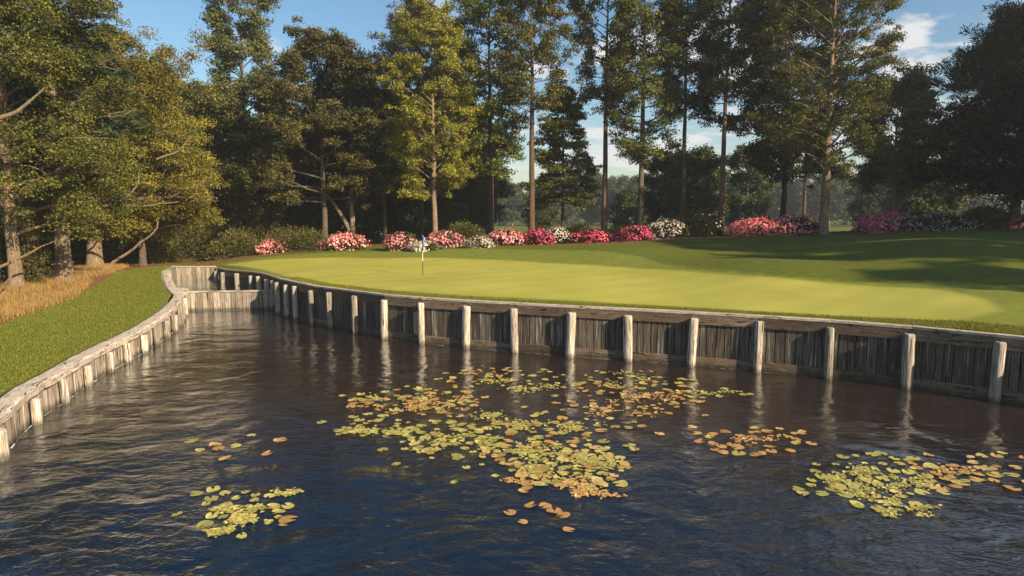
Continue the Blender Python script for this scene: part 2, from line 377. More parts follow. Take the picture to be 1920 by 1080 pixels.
me = np_mesh('ground', V3, 3, FC.ravel(), mg, smooth=True)
ca = me.color_attributes.new('zones', 'FLOAT_COLOR', 'POINT')
ca.data.foreach_set('color', np.column_stack([mk_g, mk_a, mk_m, np.ones(len(V2))]).astype(np.float32).ravel())
gr = mobj('ground', me); tag(gr, 'mown golf green, apron and rough turf with pine straw under the trees', kind='structure')

# pond bed and water
mb = newmat('silt'); g = G(mb); p = g.pos(); n1 = g.noise(p, 1.2, 6, .65); n2 = g.noise(p, 9, 4)
g.out(g.pbsdf(g.mix(g.rng(g.math('ADD', n1, g.math('MULTIPLY', n2, .3)), .5, .8), (.016, .012, .008), (.055, .042, .024)), .9, spec=.1))
def flat(name, poly, z, mat, kind='structure', label=None):
    vs = [Vector((a, b)) for a, b in poly]; res = geometry.delaunay_2d_cdt(vs, [(i, (i + 1) % len(vs)) for i in range(len(vs))], [], 1, 1e-6)
    m_ = np_mesh(name, [(q.x, q.y, z) for q in res[0]], 3, np.array([list(f) for f in res[2] if len(f) == 3]).ravel(), mat)
    return tag(mobj(name, m_), label, kind=kind)
low = [tuple(p) for p in offs(PR, .24)] + [(23, 4), (26, -8), (18, -20), (2, -24), (-8, -14), (-9.6, 0)] + [tuple(p) for p in offs(PL, .40)]
low += [tuple(WEIR_L + Vector((-.2, .05))), tuple(WEIR_R + Vector((.2, .05)))]
up = [tuple(p) for p in offs(PRU, .24)] + [tuple(WEIR_R + Vector((.15, .12))), tuple(WEIR_L + Vector((-.2, .12)))] + [tuple(p) for p in offs(PLU, .3)] + [tuple(BK_L + Vector((-.2, .1))), tuple(BK_R + Vector((.1, .1)))]

def water_mat(name, tint, amp):
    m = newmat(name); g = G(m); p = g.pos()
    v = g.mp(p, (1, 1.25, 1), rot=(0, 0, R(-14)))
    w1 = g.noise(v, .75, 2, .5, .4); w2 = g.noise(g.mp(p, (1.3, 2.0, 1), (5, 2, 0), (0, 0, R(10))), 2.6, 3, .55, .8)
    w3 = g.noise(g.mp(p, (1.2, 1.9, 1), (9, 4, 0), (0, 0, R(-20))), 9.5, 3, .6, .5)
    patch = g.rng(g.noise(p, .22, 3), .38, .62, .45, 1.25)
    hgt = g.math('ADD', g.math('MULTIPLY', w1, 1.6), g.math('ADD', g.math('MULTIPLY', w2, .30), g.math('MULTIPLY', g.math('MULTIPLY', w3, patch), .085)))
    sy0 = g.n('SeparateXYZ'); g.put(sy0.inputs[0], p)
    hgt = g.math('MULTIPLY', hgt, g.rng(g.math('ADD', sy0.outputs[1], g.math('MULTIPLY', sy0.outputs[0], .35)), 10, 19, 1.15, .42, smooth=True))
    nb = g.bump(hgt, 1.0, amp)
    fr = g.n('Fresnel'); fr.inputs[0].default_value = 1.40; g.put(fr.inputs[1], nb)
    gl = g.n('BsdfGlossy'); gl.inputs['Roughness'].default_value = .035; g.put(gl.inputs['Normal'], nb); gl.inputs[0].default_value = (.92, .96, 1, 1)
    tr = g.n('BsdfTransparent'); g.put(tr.inputs[0], tint)
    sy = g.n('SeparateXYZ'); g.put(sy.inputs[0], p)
    refl_tone = g.math('ADD', sy.outputs[1], g.math('MULTIPLY', g.math('SUBTRACT', g.noise(p, .3, 4), .5), 9.0))
    df = g.n('BsdfDiffuse'); g.put(df.inputs[0], g.mix(g.rng(refl_tone, 11, 17, smooth=True), (.008, .019, .044), (.056, .037, .030)))  # body colour: sky reflection painted navy nearby, tree and wall reflection brown beyond
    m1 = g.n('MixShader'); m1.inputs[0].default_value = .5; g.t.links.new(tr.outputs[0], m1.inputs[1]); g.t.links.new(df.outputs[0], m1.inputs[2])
    m2 = g.n('MixShader'); g.put(m2.inputs[0], g.math('MULTIPLY', fr.outputs[0], 1.8, clamp=True)); g.t.links.new(m1.outputs[0], m2.inputs[1]); g.t.links.new(gl.outputs[0], m2.inputs[2])
    g.out(m2.outputs[0]); return m
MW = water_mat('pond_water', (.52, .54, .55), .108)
flat('pond_bed', low, -.75, mb, label='dark silty bed of the pond')
flat('pond_bed', up, .35, mb, label='dark silty bed of the upper basin')
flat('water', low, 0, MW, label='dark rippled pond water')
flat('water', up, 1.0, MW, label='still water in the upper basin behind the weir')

# ------------------------------------------------------------------ timber walls
def board(name, a, b, z0a, z1a, z0b, z1b, thick, mat, parent, origin, horiz=False, jit=.0, out=0.0, nrm=None):
    """a board between plan points a and b (2-D) with bottom/top heights at both ends; thick goes out along nrm"""
    t = (b - a).normalized(); nrm = nrm or Vector((t.y, -t.x)); ln = (b - a).length
    o0, o1 = out, out + thick
    ch = min(.005, thick * .3)
    cs = []
    for s, p in ((0, a), (1, b)):
        zt, zb = (z1a, z0a) if s == 0 else (z1b, z0b)
        e = t * (ch if s == 0 else -ch)
        cs.append([(p + nrm * o0, zb), (p + nrm * (o1 - ch), zb), (p + e + nrm * o1, zb + ch), (p + e + nrm * o1, zt - ch), (p + nrm * (o1 - ch), zt), (p + nrm * o0, zt)])
    V = []; UVv = []
    for s in (0, 1):
        for i, (q, z) in enumerate(cs[s]):
            w = random.uniform(-jit, jit)
            V.append((q.x - origin[0] + nrm.x * w, q.y - origin[1] + nrm.y * w, z - origin[2]))
            ext = (0, .03, .05, 0, .02, .05)[i] if i in (0, 1, 5) else 0
            UVv.append((z - ext, s * ln) if horiz else (s * ln + ext, z))
    fs = []; nn = []
    for i in range(6):
        j = (i + 1) % 6; fs += [i, j, 6 + j, 6 + i]; nn.append(4)
    fs += [5, 4, 3, 2, 1, 0]; nn.append(6); fs += [6, 7, 8, 9, 10, 11]; nn.append(6)
    me = np_mesh(name, V, nn, fs, mat, uv=[UVv[i] for i in fs])
    return mobj(name, me, parent)
def post(p, z0, z1, r, parent, origin, mat, seed, sides=14):
    rs = random.Random(seed); V = []; UVv = []; lv = 9
    r *= rs.uniform(.88, 1.12); ph = [rs.uniform(0, 6.28) for _ in range(3)]; tx, ty = rs.uniform(-.035, .035), rs.uniform(-.035, .035)
    prof = [(k / (lv - 1), 1.0) for k in range(lv)]
    rings = [(z0 + (z1 - z0 - .06) * f, 1.0) for f, _ in prof] + [(z1 - .02, .93), (z1, .72)]
    for k, (z, s) in enumerate(rings):
        for i in range(sides):
            a = i / sides * 2 * math.pi
            rr = r * s * (1 + .05 * math.sin(2 * a + ph[0]) + .04 * math.sin(5 * a + ph[1] + z * 1.2) + rs.uniform(-.03, .03))
            V.append((p.x + rr * math.cos(a) + tx * (z - z0) - origin[0], p.y + rr * math.sin(a) + ty * (z - z0) - origin[1], z + rs.uniform(-.006, .006) - origin[2]))
    fs = []; nn = []; uv = []
    for k in range(len(rings) - 1):
        for i in range(sides):
            j = (i + 1) % sides
            fs += [k * sides + i, k * sides + j, (k + 1) * sides + j, (k + 1) * sides + i]; nn.append(4)
            u0, u1 = i / sides * 2 * math.pi * r, (i + 1) / sides * 2 * math.pi * r; za, zb = rings[k][0], rings[k + 1][0]
            uv += [(u0, za), (u1, za), (u1, zb), (u0, zb)]
    b = (len(rings) - 1) * sides; fs += [b + i for i in range(sides)]; nn.append(sides); uv += [(V[b + i][0], V[b + i][1] * .1) for i in range(sides)]
    me = np_mesh('post', V, nn, fs, mat, smooth=True, uv=uv); 
    me.polygons[-1].use_smooth = False
    return mobj('post', me, parent)
def sweep(name, path, prof_fn, mat, parent, origin):
    """sweep a cross-section (list of (out, z)) along the path; one continuous timber coping"""
    V = []; rows = []
    s = 0; uvr = []
    for i, p in enumerate(path):
        a = path[max(0, i - 1)]; b = path[min(len(path) - 1, i + 1)]; t = (b - a).normalized(); n = Vector((t.y, -t.x))
        if i: s += (p - path[i - 1]).length
        pr = prof_fn(i, p); rows.append(len(pr))
        for (o, z) in pr: V.append((p.x + n.x * o - origin[0], p.y + n.y * o - origin[1], z - origin[2])); uvr.append(s)
    m = rows[0]; fs = []; uv = []; pr0 = prof_fn(0, path[0]); ac = [0]
    for k in range(m): 
        k2 = (k + 1) % m; ac.append(ac[-1] + math.dist(pr0[k], pr0[k2]))
    for i in range(len(path) - 1):
        for k in range(m):
            k2 = (k + 1) % m; fs += [i * m + k, (i + 1) * m + k, (i + 1) * m + k2, i * m + k2]
            uv += [(ac[k], uvr[i * m]), (ac[k], uvr[(i + 1) * m]), (ac[k + 1], uvr[(i + 1) * m]), (ac[k + 1], uvr[i * m])]
    return mobj(name, np_mesh(name, V, 4, fs, mat, uv=uv), parent)
def densify(path, st):
    """Catmull-Rom resample"""
    out = []
    P = [path[0] * 2 - path[1]] + list(path) + [path[-1] * 2 - path[-2]]
    for i in range(1, len(P) - 2):
        n = max(1, int((P[i + 1] - P[i]).length / st))
        for k in range(n):
            t = k / n; a, b, c, d = P[i - 1], P[i], P[i + 1], P[i + 2]
            out.append(.5 * ((2 * b) + (c - a) * t + (2 * a - 5 * b + 4 * c - d) * t * t + (3 * b - a - 3 * c + d) * t ** 3))
    out.append(path[-1]); return out

# right wall, lower pond: the path runs left to right, water is on its right-hand side
def right_wall(posts, label, zb, lower_rail):
    o = (posts[0].x, posts[0].y, zb + .3); root = empty('retaining_wall', o, 0, label, 'retaining wall')
    face = offs(posts, .17)
    for i, p in enumerate(posts): post(p, zb - .6, ZW - .17 + random.uniform(-.03, .03), .145, root, o, M['wood_post'], i * 7 + int(zb * 100))
    for i in range(len(posts) - 1):
        a, b = face[i], face[i + 1]; ln = (b - a).length; n = max(3, round(ln / .27)); t = (b - a) / ln
        ws = np.array([random.uniform(.75, 1.25) for _ in range(n)]); ws = np.cumsum(ws / ws.sum()) * ln; s = 0
        for k in range(n):
            p0 = a + t * (s + .011); p1 = a + t * (ws[k] - .011); s = ws[k]
            board('plank', p0, p1, zb - 1.0, ZW - .08, zb - 1.0, ZW - .08, .05, M['wood_dark'], root, o, jit=.002, out=-.05 + random.uniform(-.006, .006))
        board('header_beam', a + t * .004, b - t * .004, ZW - .40, ZW - .055, ZW - .40, ZW - .055, .055, M['wood_beam'], root, o, True, .004, out=.012)
        if lower_rail: board('lower_rail', a + t * .004, b - t * .004, zb - .1, zb + .33, zb - .1, zb + .33, .055, M['wood_beam'], root, o, True, .004, out=.012)
    sweep('backing', face, lambda i, p: [(-.16, zb - 1), (-.16, ZW - .06), (-.075, ZW - .06), (-.075, zb - 1)], M['wood_back'], root, o)
    sweep('coping', face, lambda i, p: [(-.17, ZW - .05), (-.17, ZW + .02), (-.16, ZW + .03), (.070, ZW + .03), (.078, ZW + .02), (.078, ZW - .05)], M['wood_cap'], root, o)
    return root
right_wall(PR, 'long dark plank retaining wall with pale round posts edging the green', 0.0, True)
right_wall(PRU + [PR[0]], 'short shaded plank wall with small posts along the upper basin', 1.0, False)

# left wall: pale planks under a broad worn coping; path runs away from the viewer, water on its right
def ztl(p): return .88 + max(0, p.y - 22) * .022 + max(0, p.y - 33) * .045
lw = PL + PLU
o = (PL[2].x, PL[2].y, 0); root = empty('retaining_wall', o, 0, 'pale weathered plank retaining wall curving along the left lawn', 'retaining wall')
for i, p in enumerate(PL): post(p, -.6, ztl(p) - .20 + random.uniform(-.03, .03), .13, root, o, M['wood_post'], 300 + i)
facel = densify(offs(lw, .16), .6)
k_ = 0
def walk(path, w):
    """cut a polyline into pieces about w long"""
    out = []; cur = path[0]; acc = 0; i = 1; tgt = w * random.uniform(.75, 1.25)
    while i < len(path):
        d = (path[i] - cur).length
        if d >= tgt: nx = cur + (path[i] - cur).normalized() * tgt; out.append((cur, nx)); cur = nx; tgt = w * random.uniform(.75, 1.25)
        else:
            if d > .05: out.append((cur, path[i]))
            cur = path[i]; i += 1
    return out
for a, b in walk(facel, .22):
    za, zb_ = ztl(a) - .1, ztl(b) - .1; t = (b - a).normalized() * .010
    board('plank', a + t, b - t, -1.0, za, -1.0, za, .05, M['wood_pale'], root, o, jit=.006, out=-.05 + random.uniform(-.012, .012))
sweep('backing', facel, lambda i, p: [(-.16, -1), (-.16, ztl(p) - .13), (-.075, ztl(p) - .13), (-.075, -1)], M['wood_back'], root, o)
def capl(i, p):
    z = ztl(p); w = .012 * math.sin(i * 1.7) + random.uniform(-.008, .008)
    return [(-.36, z - .14), (-.37, z - .005), (-.33, z + .018 + w * .5), (-.1, z + .022 + w * .6), (.07, z + .012 + w * .6), (.11 + w, z - .03), (.105 + w, z - .19), (.03, z - .20)]
sweep('coping', densify(offs(lw, .16), .25), capl, M['wood_cap'], root, o)

# weir and back wall
def small_dam(a, b, zb, zt, label, cat, name):
    o = ((a.x + b.x) / 2, (a.y + b.y) / 2, zb); root = empty(name, o, 0, label, cat)
    for p, q in walk([a, b], .3):
        t = (q - p).normalized() * .013; w = random.uniform(-.02, .02)
        board('plank', p + t, q - t, zb - 1.0, zt - .055, zb - 1.0, zt - .055, .06, M['wood_pale'], root, o, jit=.006, out=w)
    board('backing', a, b, zb - 1, zt - .06, zb - 1, zt - .06, .03, M['wood_back'], root, o, out=-.11)
    board('top_beam', a, b, zt - .05, zt + .03, zt - .05, zt + .03, .22, M['wood_cap'], root, o, True, .004, out=-.12)
small_dam(WEIR_L, WEIR_R, 0, 1.06, 'low pale plank weir between lower pond and upper basin', 'weir', 'plank_weir')
small_dam(BK_L, BK_R, 1.0, ZW - .02, 'pale plank end wall closing the upper basin', 'retaining wall', 'end_wall')

# thin pale line, foam plus wet glint painted in, where the water meets timber
mf = newmat('foam_glint'); g = G(mf); g.out(g.pbsdf((.62, .66, .70), .5))
def foam_glint(path, z, w, off):
    P = densify(offs(path, off), .12); V = []; fs = []
    for i, p in enumerate(P):
        a = P[max(0, i - 1)]; b = P[min(len(P) - 1, i + 1)]; t = (b - a).normalized(); n = Vector((t.y, -t.x))
        ww = w * abs(math.sin(i * .37) * .4 + random.uniform(.0, .8)); V += [(p.x, p.y, z + .004), (p.x + n.x * ww, p.y + n.y * ww, z + .004)]
        if i and random.random() < .86: fs += [2 * i - 2, 2 * i, 2 * i + 1, 2 * i - 1]
    tag(mobj('foam_glint', np_mesh('foam_glint', V, 4, fs, mf)), 'thin broken line of foam and painted wet glint along the foot of the timber wall', kind='stuff')
foam_glint(PR, 0, .030, .10); foam_glint(PL, 0, .05, .10); foam_glint([WEIR_L, (WEIR_L + WEIR_R) / 2, WEIR_R], 0, .05, -.09)

# ------------------------------------------------------------------ vegetation generators
def tubes(paths, sides_fn, mat, name):
    """paths: list of (pts (n,3), radii (n,))"""
    VV = []; II = []; base = 0
    for P, Rr, sd_ in paths:
        P = np.asarray(P, float); n = len(P); s = sd_
        T = np.gradient(P, axis=0); T /= np.linalg.norm(T, axis=1, keepdims=True) + 1e-9
        ref = np.array([1., .2, .1]) if abs(T[0, 2]) > .7 else np.array([0, 0, 1.])
        U = np.cross(T, ref); U /= np.linalg.norm(U, axis=1, keepdims=True) + 1e-9; Wv = np.cross(T, U)
        a = np.arange(s) / s * 2 * np.pi
        ring = P[:, None] + (U[:, None] * np.cos(a)[None, :, None] + Wv[:, None] * np.sin(a)[None, :, None]) * np.asarray(Rr)[:, None, None]
        VV.append(ring.reshape(-1, 3))
        i, k = np.meshgrid(np.arange(n - 1), np.arange(s), indexing='ij'); k2 = (k + 1) % s
        II.append((base + np.stack([i * s + k, i * s + k2, (i + 1) * s + k2, (i + 1) * s + k], -1)).reshape(-1, 4)); base += n * s
    return np_mesh(name, np.concatenate(VV), 4, np.concatenate(II).ravel(), mat, smooth=True)
def leaves(C, Dr, Up, Ln, Wd, mat, name, rng, tint, tri=False):
    """rhombic leaves at C pointing along Dr, folded about the midrib"""
    Dr = Dr / (np.linalg.norm(Dr, axis=1, keepdims=True) + 1e-9); Sd = np.cross(Dr, Up); Sd /= np.linalg.norm(Sd, axis=1, keepdims=True) + 1e-9
    Nn = np.cross(Sd, Dr); Ln = Ln[:, None]; Wd = Wd[:, None]
    if tri:
        V = np.stack([C - Dr * Ln * .5 - Sd * Wd * .1, C + Dr * Ln * .12 + Sd * Wd * .78, C + Dr * Ln * .5 - Sd * Wd * .45], 1).reshape(-1, 3)
        return np_mesh(name, V, 3, np.arange(len(V)), mat, tint=tint)
    a = C - Dr * Ln * .5; b = C + Sd * Wd * .5 + Nn * Wd * .15 - Dr * Ln * .06; c = C + Dr * Ln * .5; d = C - Sd * Wd * .5 + Nn * Wd * .15 - Dr * Ln * .06
    V = np.stack([a, b, c, d], 1).reshape(-1, 3)
    return np_mesh(name, V, 4, np.arange(len(V)), mat, tint=tint)
def rvec(rng, n):
    v = rng.normal(size=(n, 3)); return v / np.linalg.norm(v, axis=1, keepdims=True)
def crown_mesh(clusters, n, size, mat, rng, style='leaf', flat_=.6, density=None):
    """clusters (k,4): centre and radius; leaves spread over each cluster, thicker on its upper side"""
    Cc = np.asarray(clusters); w = Cc[:, 3] ** 2; w /= w.sum(); ix = rng.choice(len(Cc), n, p=w)
    u = rvec(rng, n); u[:, 2] = np.where(u[:, 2] < -.45, -u[:, 2] * .5, u[:, 2]); u /= np.linalg.norm(u, axis=1, keepdims=True)
    rr = Cc[ix, 3] * rng.uniform(.1, 1.0, n) ** .55 * rng.uniform(.75, 1.3, n)
    C = Cc[ix, :3] + u * rr[:, None] * np.array([1, 1, flat_])
    ctint = rng.uniform(-.18, .18, len(Cc))[ix]
    if style == 'needle':
        D = u + rvec(rng, n) * .35; D[:, 2] += .15; Ln = size * rng.uniform(.7, 1.3, n); Wd = Ln * .19
        tint = np.clip(rng.beta(2, 2.4, n) + ctint, 0, 1)
        return leaves(C, D, rvec(rng, n), Ln, Wd, mat, 'crown', rng, tint, True)
    if style == 'frond':
        D = u * np.array([1, 1, .2]) + rvec(rng, n) * .25; D[:, 2] -= .35; Ln = size * rng.uniform(.7, 1.4, n); Wd = Ln * .15
        return leaves(C, D, rvec(rng, n), Ln, Wd, mat, 'crown', rng, np.clip(rng.beta(2, 2.4, n) + ctint, 0, 1))
    D = rvec(rng, n) + u * .5; D[:, 2] -= .1
    Up = rvec(rng, n) * .8 + u * .7 + np.array([0, 0, .5]); Ln = size * rng.uniform(.65, 1.3, n); Wd = Ln * rng.uniform(.5, .75, n)
    return leaves(C, D, Up, Ln, Wd, mat, 'crown', rng, np.clip(rng.beta(2, 2.2, n) + ctint, 0, 1), True)
def skeleton(seed, height, tr, base_h, prof, nl, elev=(40, 15), lean=(0, 0), sub=5, cl_r=.8, droop=0., stop=1.0, wob=.25, limb_r=.32, fill=.35, puff=.45):
    """trunk, limbs, twigs and foliage clusters of one tree rooted at the origin; prof: (height fraction of the crown, radius)"""
    rng = np.random.default_rng(seed); n = 22; t = np.linspace(0, 1, n)
    wx = np.cumsum(rng.normal(0, wob * .12, n)); wy = np.cumsum(rng.normal(0, wob * .12, n))
    trunk = np.stack([lean[0] * t ** 1.3 * height * .1 + wx * np.minimum(1, t * 4), lean[1] * t ** 1.3 * height * .1 + wy * np.minimum(1, t * 4), t * height * stop - .3], 1)
    rad = tr * ((1 - t) ** .75 * .92 + .08) * (1 + .45 * np.exp(-t * height / .7))
    P = [(trunk, rad, 12)]; B = []; Cl = []
    pf = np.array(prof); g0 = rng.uniform(0, 6.28)
    for i in range(nl):
        f = (i + rng.uniform(0, 1)) / nl; z = base_h + (height - base_h) * f * .98
        tt = np.clip((z + .3) / (height * stop), 0, 1); s = np.array([np.interp(tt, t, trunk[:, k]) for k in range(3)])
        az = g0 + i * 2.4 + rng.normal(0, .35); Rl = max(.25, np.interp(f, pf[:, 0], pf[:, 1]) * rng.uniform(.62, 1.12))
        el = math.radians(elev[0] * (1 - f) + elev[1] * f + rng.normal(0, 7)) if elev[0] < elev[1] else math.radians(elev[1] + (elev[0] - elev[1]) * (1 - f) + rng.normal(0, 8))
        m = 7; q = np.linspace(0, 1, m); dh = Rl * q; wig = np.cumsum(rng.normal(0, .05 * Rl, m)) * q
        X = s[0] + np.cos(az) * dh - np.sin(az) * wig; Y = s[1] + np.sin(az) * dh + np.cos(az) * wig
        Z = s[2] + np.tan(el) * dh * (1 - .25 * q) - droop * Rl * q ** 2 + np.cumsum(rng.normal(0, .025 * Rl, m)) * q
        r0 = min(np.interp(tt, t, rad) * .55, tr * limb_r * (Rl / 3.5) ** .6 + .012)
        lp = np.stack([X, Y, Z], 1); B.append((lp, r0 * (1 - q * .85), 6))
        Cl.append((*lp[-1], cl_r * rng.uniform(.6, 1)))
        for j in range(sub):
            b = rng.uniform(fill, .98); sp = np.array([np.interp(b, q, lp[:, k]) for k in range(3)])
            sa = az + rng.choice([-1, 1]) * rng.uniform(.4, 1.2); sl = Rl * rng.uniform(.18, .42) * (1.25 - b * .5) + .25
            e2 = rng.uniform(-.1, .7) - droop * .5; q2 = np.linspace(0, 1, 4)
            sub_p = np.stack([sp[0] + np.cos(sa) * sl * q2, sp[1] + np.sin(sa) * sl * q2, sp[2] + e2 * sl * q2 + .08 * sl * np.sin(q2 * 3)], 1)
            B.append((sub_p, r0 * .38 * (1 - q2 * .8) + .006, 4))
            for qq in (.55, 1.0): Cl.append((*(sp + (sub_p[-1] - sp) * qq + rng.normal(0, .15, 3) + np.array([0, 0, rng.normal(0, puff)])), cl_r * rng.uniform(.4, 1.1)))
    return P, B, np.array(Cl), rng
TREE_CACHE = {}
def tree_meshes(key, seed, mat, bark, n, size, style='leaf', flat_=.85, extra=None, **kw):
    if key in TREE_CACHE: return TREE_CACHE[key]
    P, B, Cl, rng = skeleton(seed, **kw)
    if extra: P2, B2, C2 = extra(rng); P += P2; B += B2; Cl = np.concatenate([Cl, C2]) if len(C2) else Cl
    r = (tubes(P, None, M[bark], 'trunk'), tubes(B, None, M[bark], 'branches'), crown_mesh(Cl, int(n * (1.5 if style == 'leaf' else 1)), size, M[mat], rng, style, flat_))
    TREE_CACHE[key] = r; return r
def place_tree(name, meshes, x, y, rz, s, label, group=None, sz=None, cat='tree', z=None, mats=None):
    o = empty(name, (x, y, (h(x, y) if z is None else z) - .05), rz, label, cat, group); o.scale = (s, s, sz or s)
    for nm, me in zip(('trunk', 'branches', 'crown'), meshes):
        c = mobj(nm, me, o)
        if nm == 'branches': c['kind'] = 'stuff'
    return o
# ------------------------------------------------------------------ trees
def T(name, key, u, dist, rz, label, group=None, s=1., sz=None, **kw):
    if kw: ms = tree_meshes(key, **kw)
    else: ms = TREE_CACHE[key]
    return place_tree(name, ms, xw(u, dist), dist, rz, s, label, group, sz)
PB = [(0, 3.4), (.25, 4.2), (.6, 3.6), (.85, 2.2), (1, .6)]
# --- left wood
T('fir_tree', 'fir', 112, 35.5, .3, 'tall fir with pale straight trunk and drooping dark fronds by the dry grass',
  seed=11, mat='needle_fir', bark='bark_pale', n=34000, size=.42, style='frond', flat_=.45, height=19, tr=.40, base_h=5.5, prof=[(0, 3.2), (.3, 4.6), (.7, 3.2), (1, .5)], nl=46, elev=(5, 10), droop=.18, sub=6, cl_r=.65, wob=.1, limb_r=.16)
T('broadleaf_tree', 'leftA', 171, 43, 1.2, 'broad yellow-green tree with thick sunlit tan trunk behind the lawn',
  seed=12, mat='leaf_yellow', bark='bark_pale', n=84000, size=.132, height=14.0, tr=.47, base_h=2.6, prof=[(0, 6.3), (.3, 7.4), (.65, 5.6), (.9, 3.), (1, 1.)], nl=42, elev=(20, 50), sub=7, cl_r=.85, wob=.25, limb_r=.3, droop=.10)
T('broadleaf_tree', 'leftB', 262, 46, 4.0, 'bushy golden green tree overhanging the lawn end beside the basin', s=.9,
  seed=13, mat='leaf_yellow', bark='bark', n=76000, size=.14, height=11.5, tr=.26, base_h=1.8, prof=[(0, 4.6), (.3, 6.2), (.65, 5.2), (.9, 2.6), (1, .8)], nl=42, elev=(15, 45), sub=7, cl_r=.85, limb_r=.3, droop=.08)
T('broadleaf_tree', 'leftC', 20, 32, 2.1, 'leafy green tree filling the left edge above the dry grass',
  seed=14, mat='leaf_green', bark='bark_pale', n=84000, size=.12, height=17, tr=.30, base_h=2.6, prof=[(0, 3.8), (.3, 5.8), (.7, 5), (1, 1.)], nl=46, elev=(20, 45), sub=7, cl_r=.8, limb_r=.3, droop=.05)
T('broadleaf_tree', 'leftA', 60, 39, 3.3, 'yellow-green tree with forked pale trunk between the left edge and the fir', s=.82)
T('broadleaf_tree', 'leftD', 208, 53, .5, 'tall dark leafed tree with slim trunk behind the tan trunk',
  seed=15, mat='leaf_green', bark='bark', n=46000, size=.22, height=15.5, tr=.25, base_h=5, prof=[(0, 3.6), (.3, 5.2), (.7, 4.8), (1, .8)], nl=40, elev=(20, 55), sub=6, cl_r=.95)
T('broadleaf_tree', 'leftE', 372, 56, 2.2, 'dark green tree with brown trunk behind the end wall of the basin',
  seed=16, mat='leaf_olive', bark='bark_red', n=50000, size=.21, height=13.5, tr=.36, base_h=3.0, prof=[(0, 4.0), (.3, 5.4), (.7, 4.4), (1, .8)], nl=40, elev=(15, 50), sub=6, cl_r=.95)
T('broadleaf_tree', 'leftD', 330, 62, 3.9, 'tall dark tree showing between the golden tree and the basin wall', s=.86)
T('broadleaf_tree', 'leftB', 90, 52, 1.0, 'golden green tree standing deep behind the fir trunk', s=1.15)
T('broadleaf_tree', 'midF', 466, 60, 1.0, 'very tall grey-green tree whose round top stands clear against the sky',
  seed=17, mat='leaf_pale', bark='bark', n=42000, size=.20, height=22.5, tr=.30, base_h=6, prof=[(0, 3.0), (.25, 3.6), (.45, 3.4), (.7, 2.2), (.80, 2.5), (.9, 3.4), (1, 1.8)], nl=44, elev=(15, 50), sub=6, cl_r=.85)
# --- middle
T('oak_tree', 'oakG', 608, 54, .2, 'dense olive evergreen oak with dark centre behind the big shrub',
  seed=21, mat='leaf_olive', bark='bark', n=80000, size=.16, flat_=.75, height=15.8, tr=.25, base_h=3.6, prof=[(0, 4.6), (.3, 5.2), (.6, 4.6), (.82, 3.2), (1, 1.0)], nl=48, elev=(5, 48), sub=7, cl_r=.75, fill=.5)
def forkx(rng):
    q = np.linspace(0, 1, 8); p = np.stack([-2.4 * q ** 1.4 - .1, .2 * q, .5 + 4.2 * q], 1); return [(p, .22 - .12 * q, 9)], [], np.zeros((0, 4))
T('oak_tree', 'oakH', 662, 55, 0, 'oak with forked leaning trunk above the pale pink azalea', s=1,
  seed=22, mat='leaf_dark', bark='bark_pale', n=40000, size=.2, extra=forkx, height=14, tr=.24, base_h=4.4, prof=[(0, 2.8), (.3, 3.8), (.7, 3.2), (1, .8)], nl=30, elev=(15, 50), sub=6, cl_r=.85)
T('broadleaf_tree', 'leftD', 721, 61, 5.1, 'shadowy tall tree between the olive oak and the pale-trunked tree', s=.83)
T('birch_tree', 'birch', 815, 52.5, .9, 'slender golden green tree with pale sunlit trunk behind the flagstick',
  seed=23, mat='leaf_yellow', bark='bark_pale', n=74000, size=.14, height=16.4, tr=.24, base_h=3.6, prof=[(0, 2.4), (.2, 3.7), (.5, 3.9), (.8, 3.1), (.93, 2.0), (1, .9)], nl=52, elev=(30, 58), sub=6, cl_r=.62, limb_r=.2)
T('pine_tree', 'pineK', 790, 60, 2.0, 'pine with a russet needle top rising above the golden tree',
  seed=24, mat='needle_brown', bark='bark_dark', n=26000, size=.34, style='needle', height=20.5, tr=.22, base_h=13.5, prof=[(0, 2.2), (.4, 3.6), (.8, 3.2), (1, 1.2)], nl=26, elev=(5, 35), sub=6, cl_r=.75, wob=.1)
T('broadleaf_tree', 'tallL', 920, 54.5, 2.6, 'tall dark-trunked tree with long leafy crown right of the golden tree',
  seed=25, mat='leaf_green', bark='bark_dark', n=27000, size=.18, height=21, tr=.27, base_h=5.5, prof=[(0, 2.4), (.2, 3.2), (.5, 2.6), (.8, 3.4), (1, 1.6)], nl=46, elev=(5, 45), sub=6, cl_r=.68, wob=.12, limb_r=.22)
T('broadleaf_tree', 'tallM', 997, 51.5, 1.0, 'tall straight tree with high open crown and clean brown trunk',
  seed=26, mat='leaf_olive', bark='bark_red', n=22000, size=.17, height=20.5, tr=.27, base_h=10.2, prof=[(0, 1.8), (.25, 2.6), (.6, 3.3), (.85, 2.9), (1, 1.2)], nl=34, elev=(10, 45), sub=6, cl_r=.62, wob=.1, limb_r=.22)
T('spruce_tree', 'spruce', 1055, 56, .4, 'short dark spruce with layered drooping boughs between two tall trunks',
  seed=27, mat='leaf_green', bark='bark_dark', n=34000, size=.17, flat_=.5, height=13.2, tr=.17, base_h=3.0, prof=[(0, 2.8), (.3, 2.9), (.6, 2.0), (1, .2)], nl=46, elev=(-8, 20), droop=.15, sub=6, cl_r=.62, wob=.05, limb_r=.2, puff=.12, fill=.15)
T('broadleaf_tree', 'tallM', 1133, 54, 3.0, 'tall slender tree with bare trunk behind the crimson azalea', s=.97, sz=1.05)
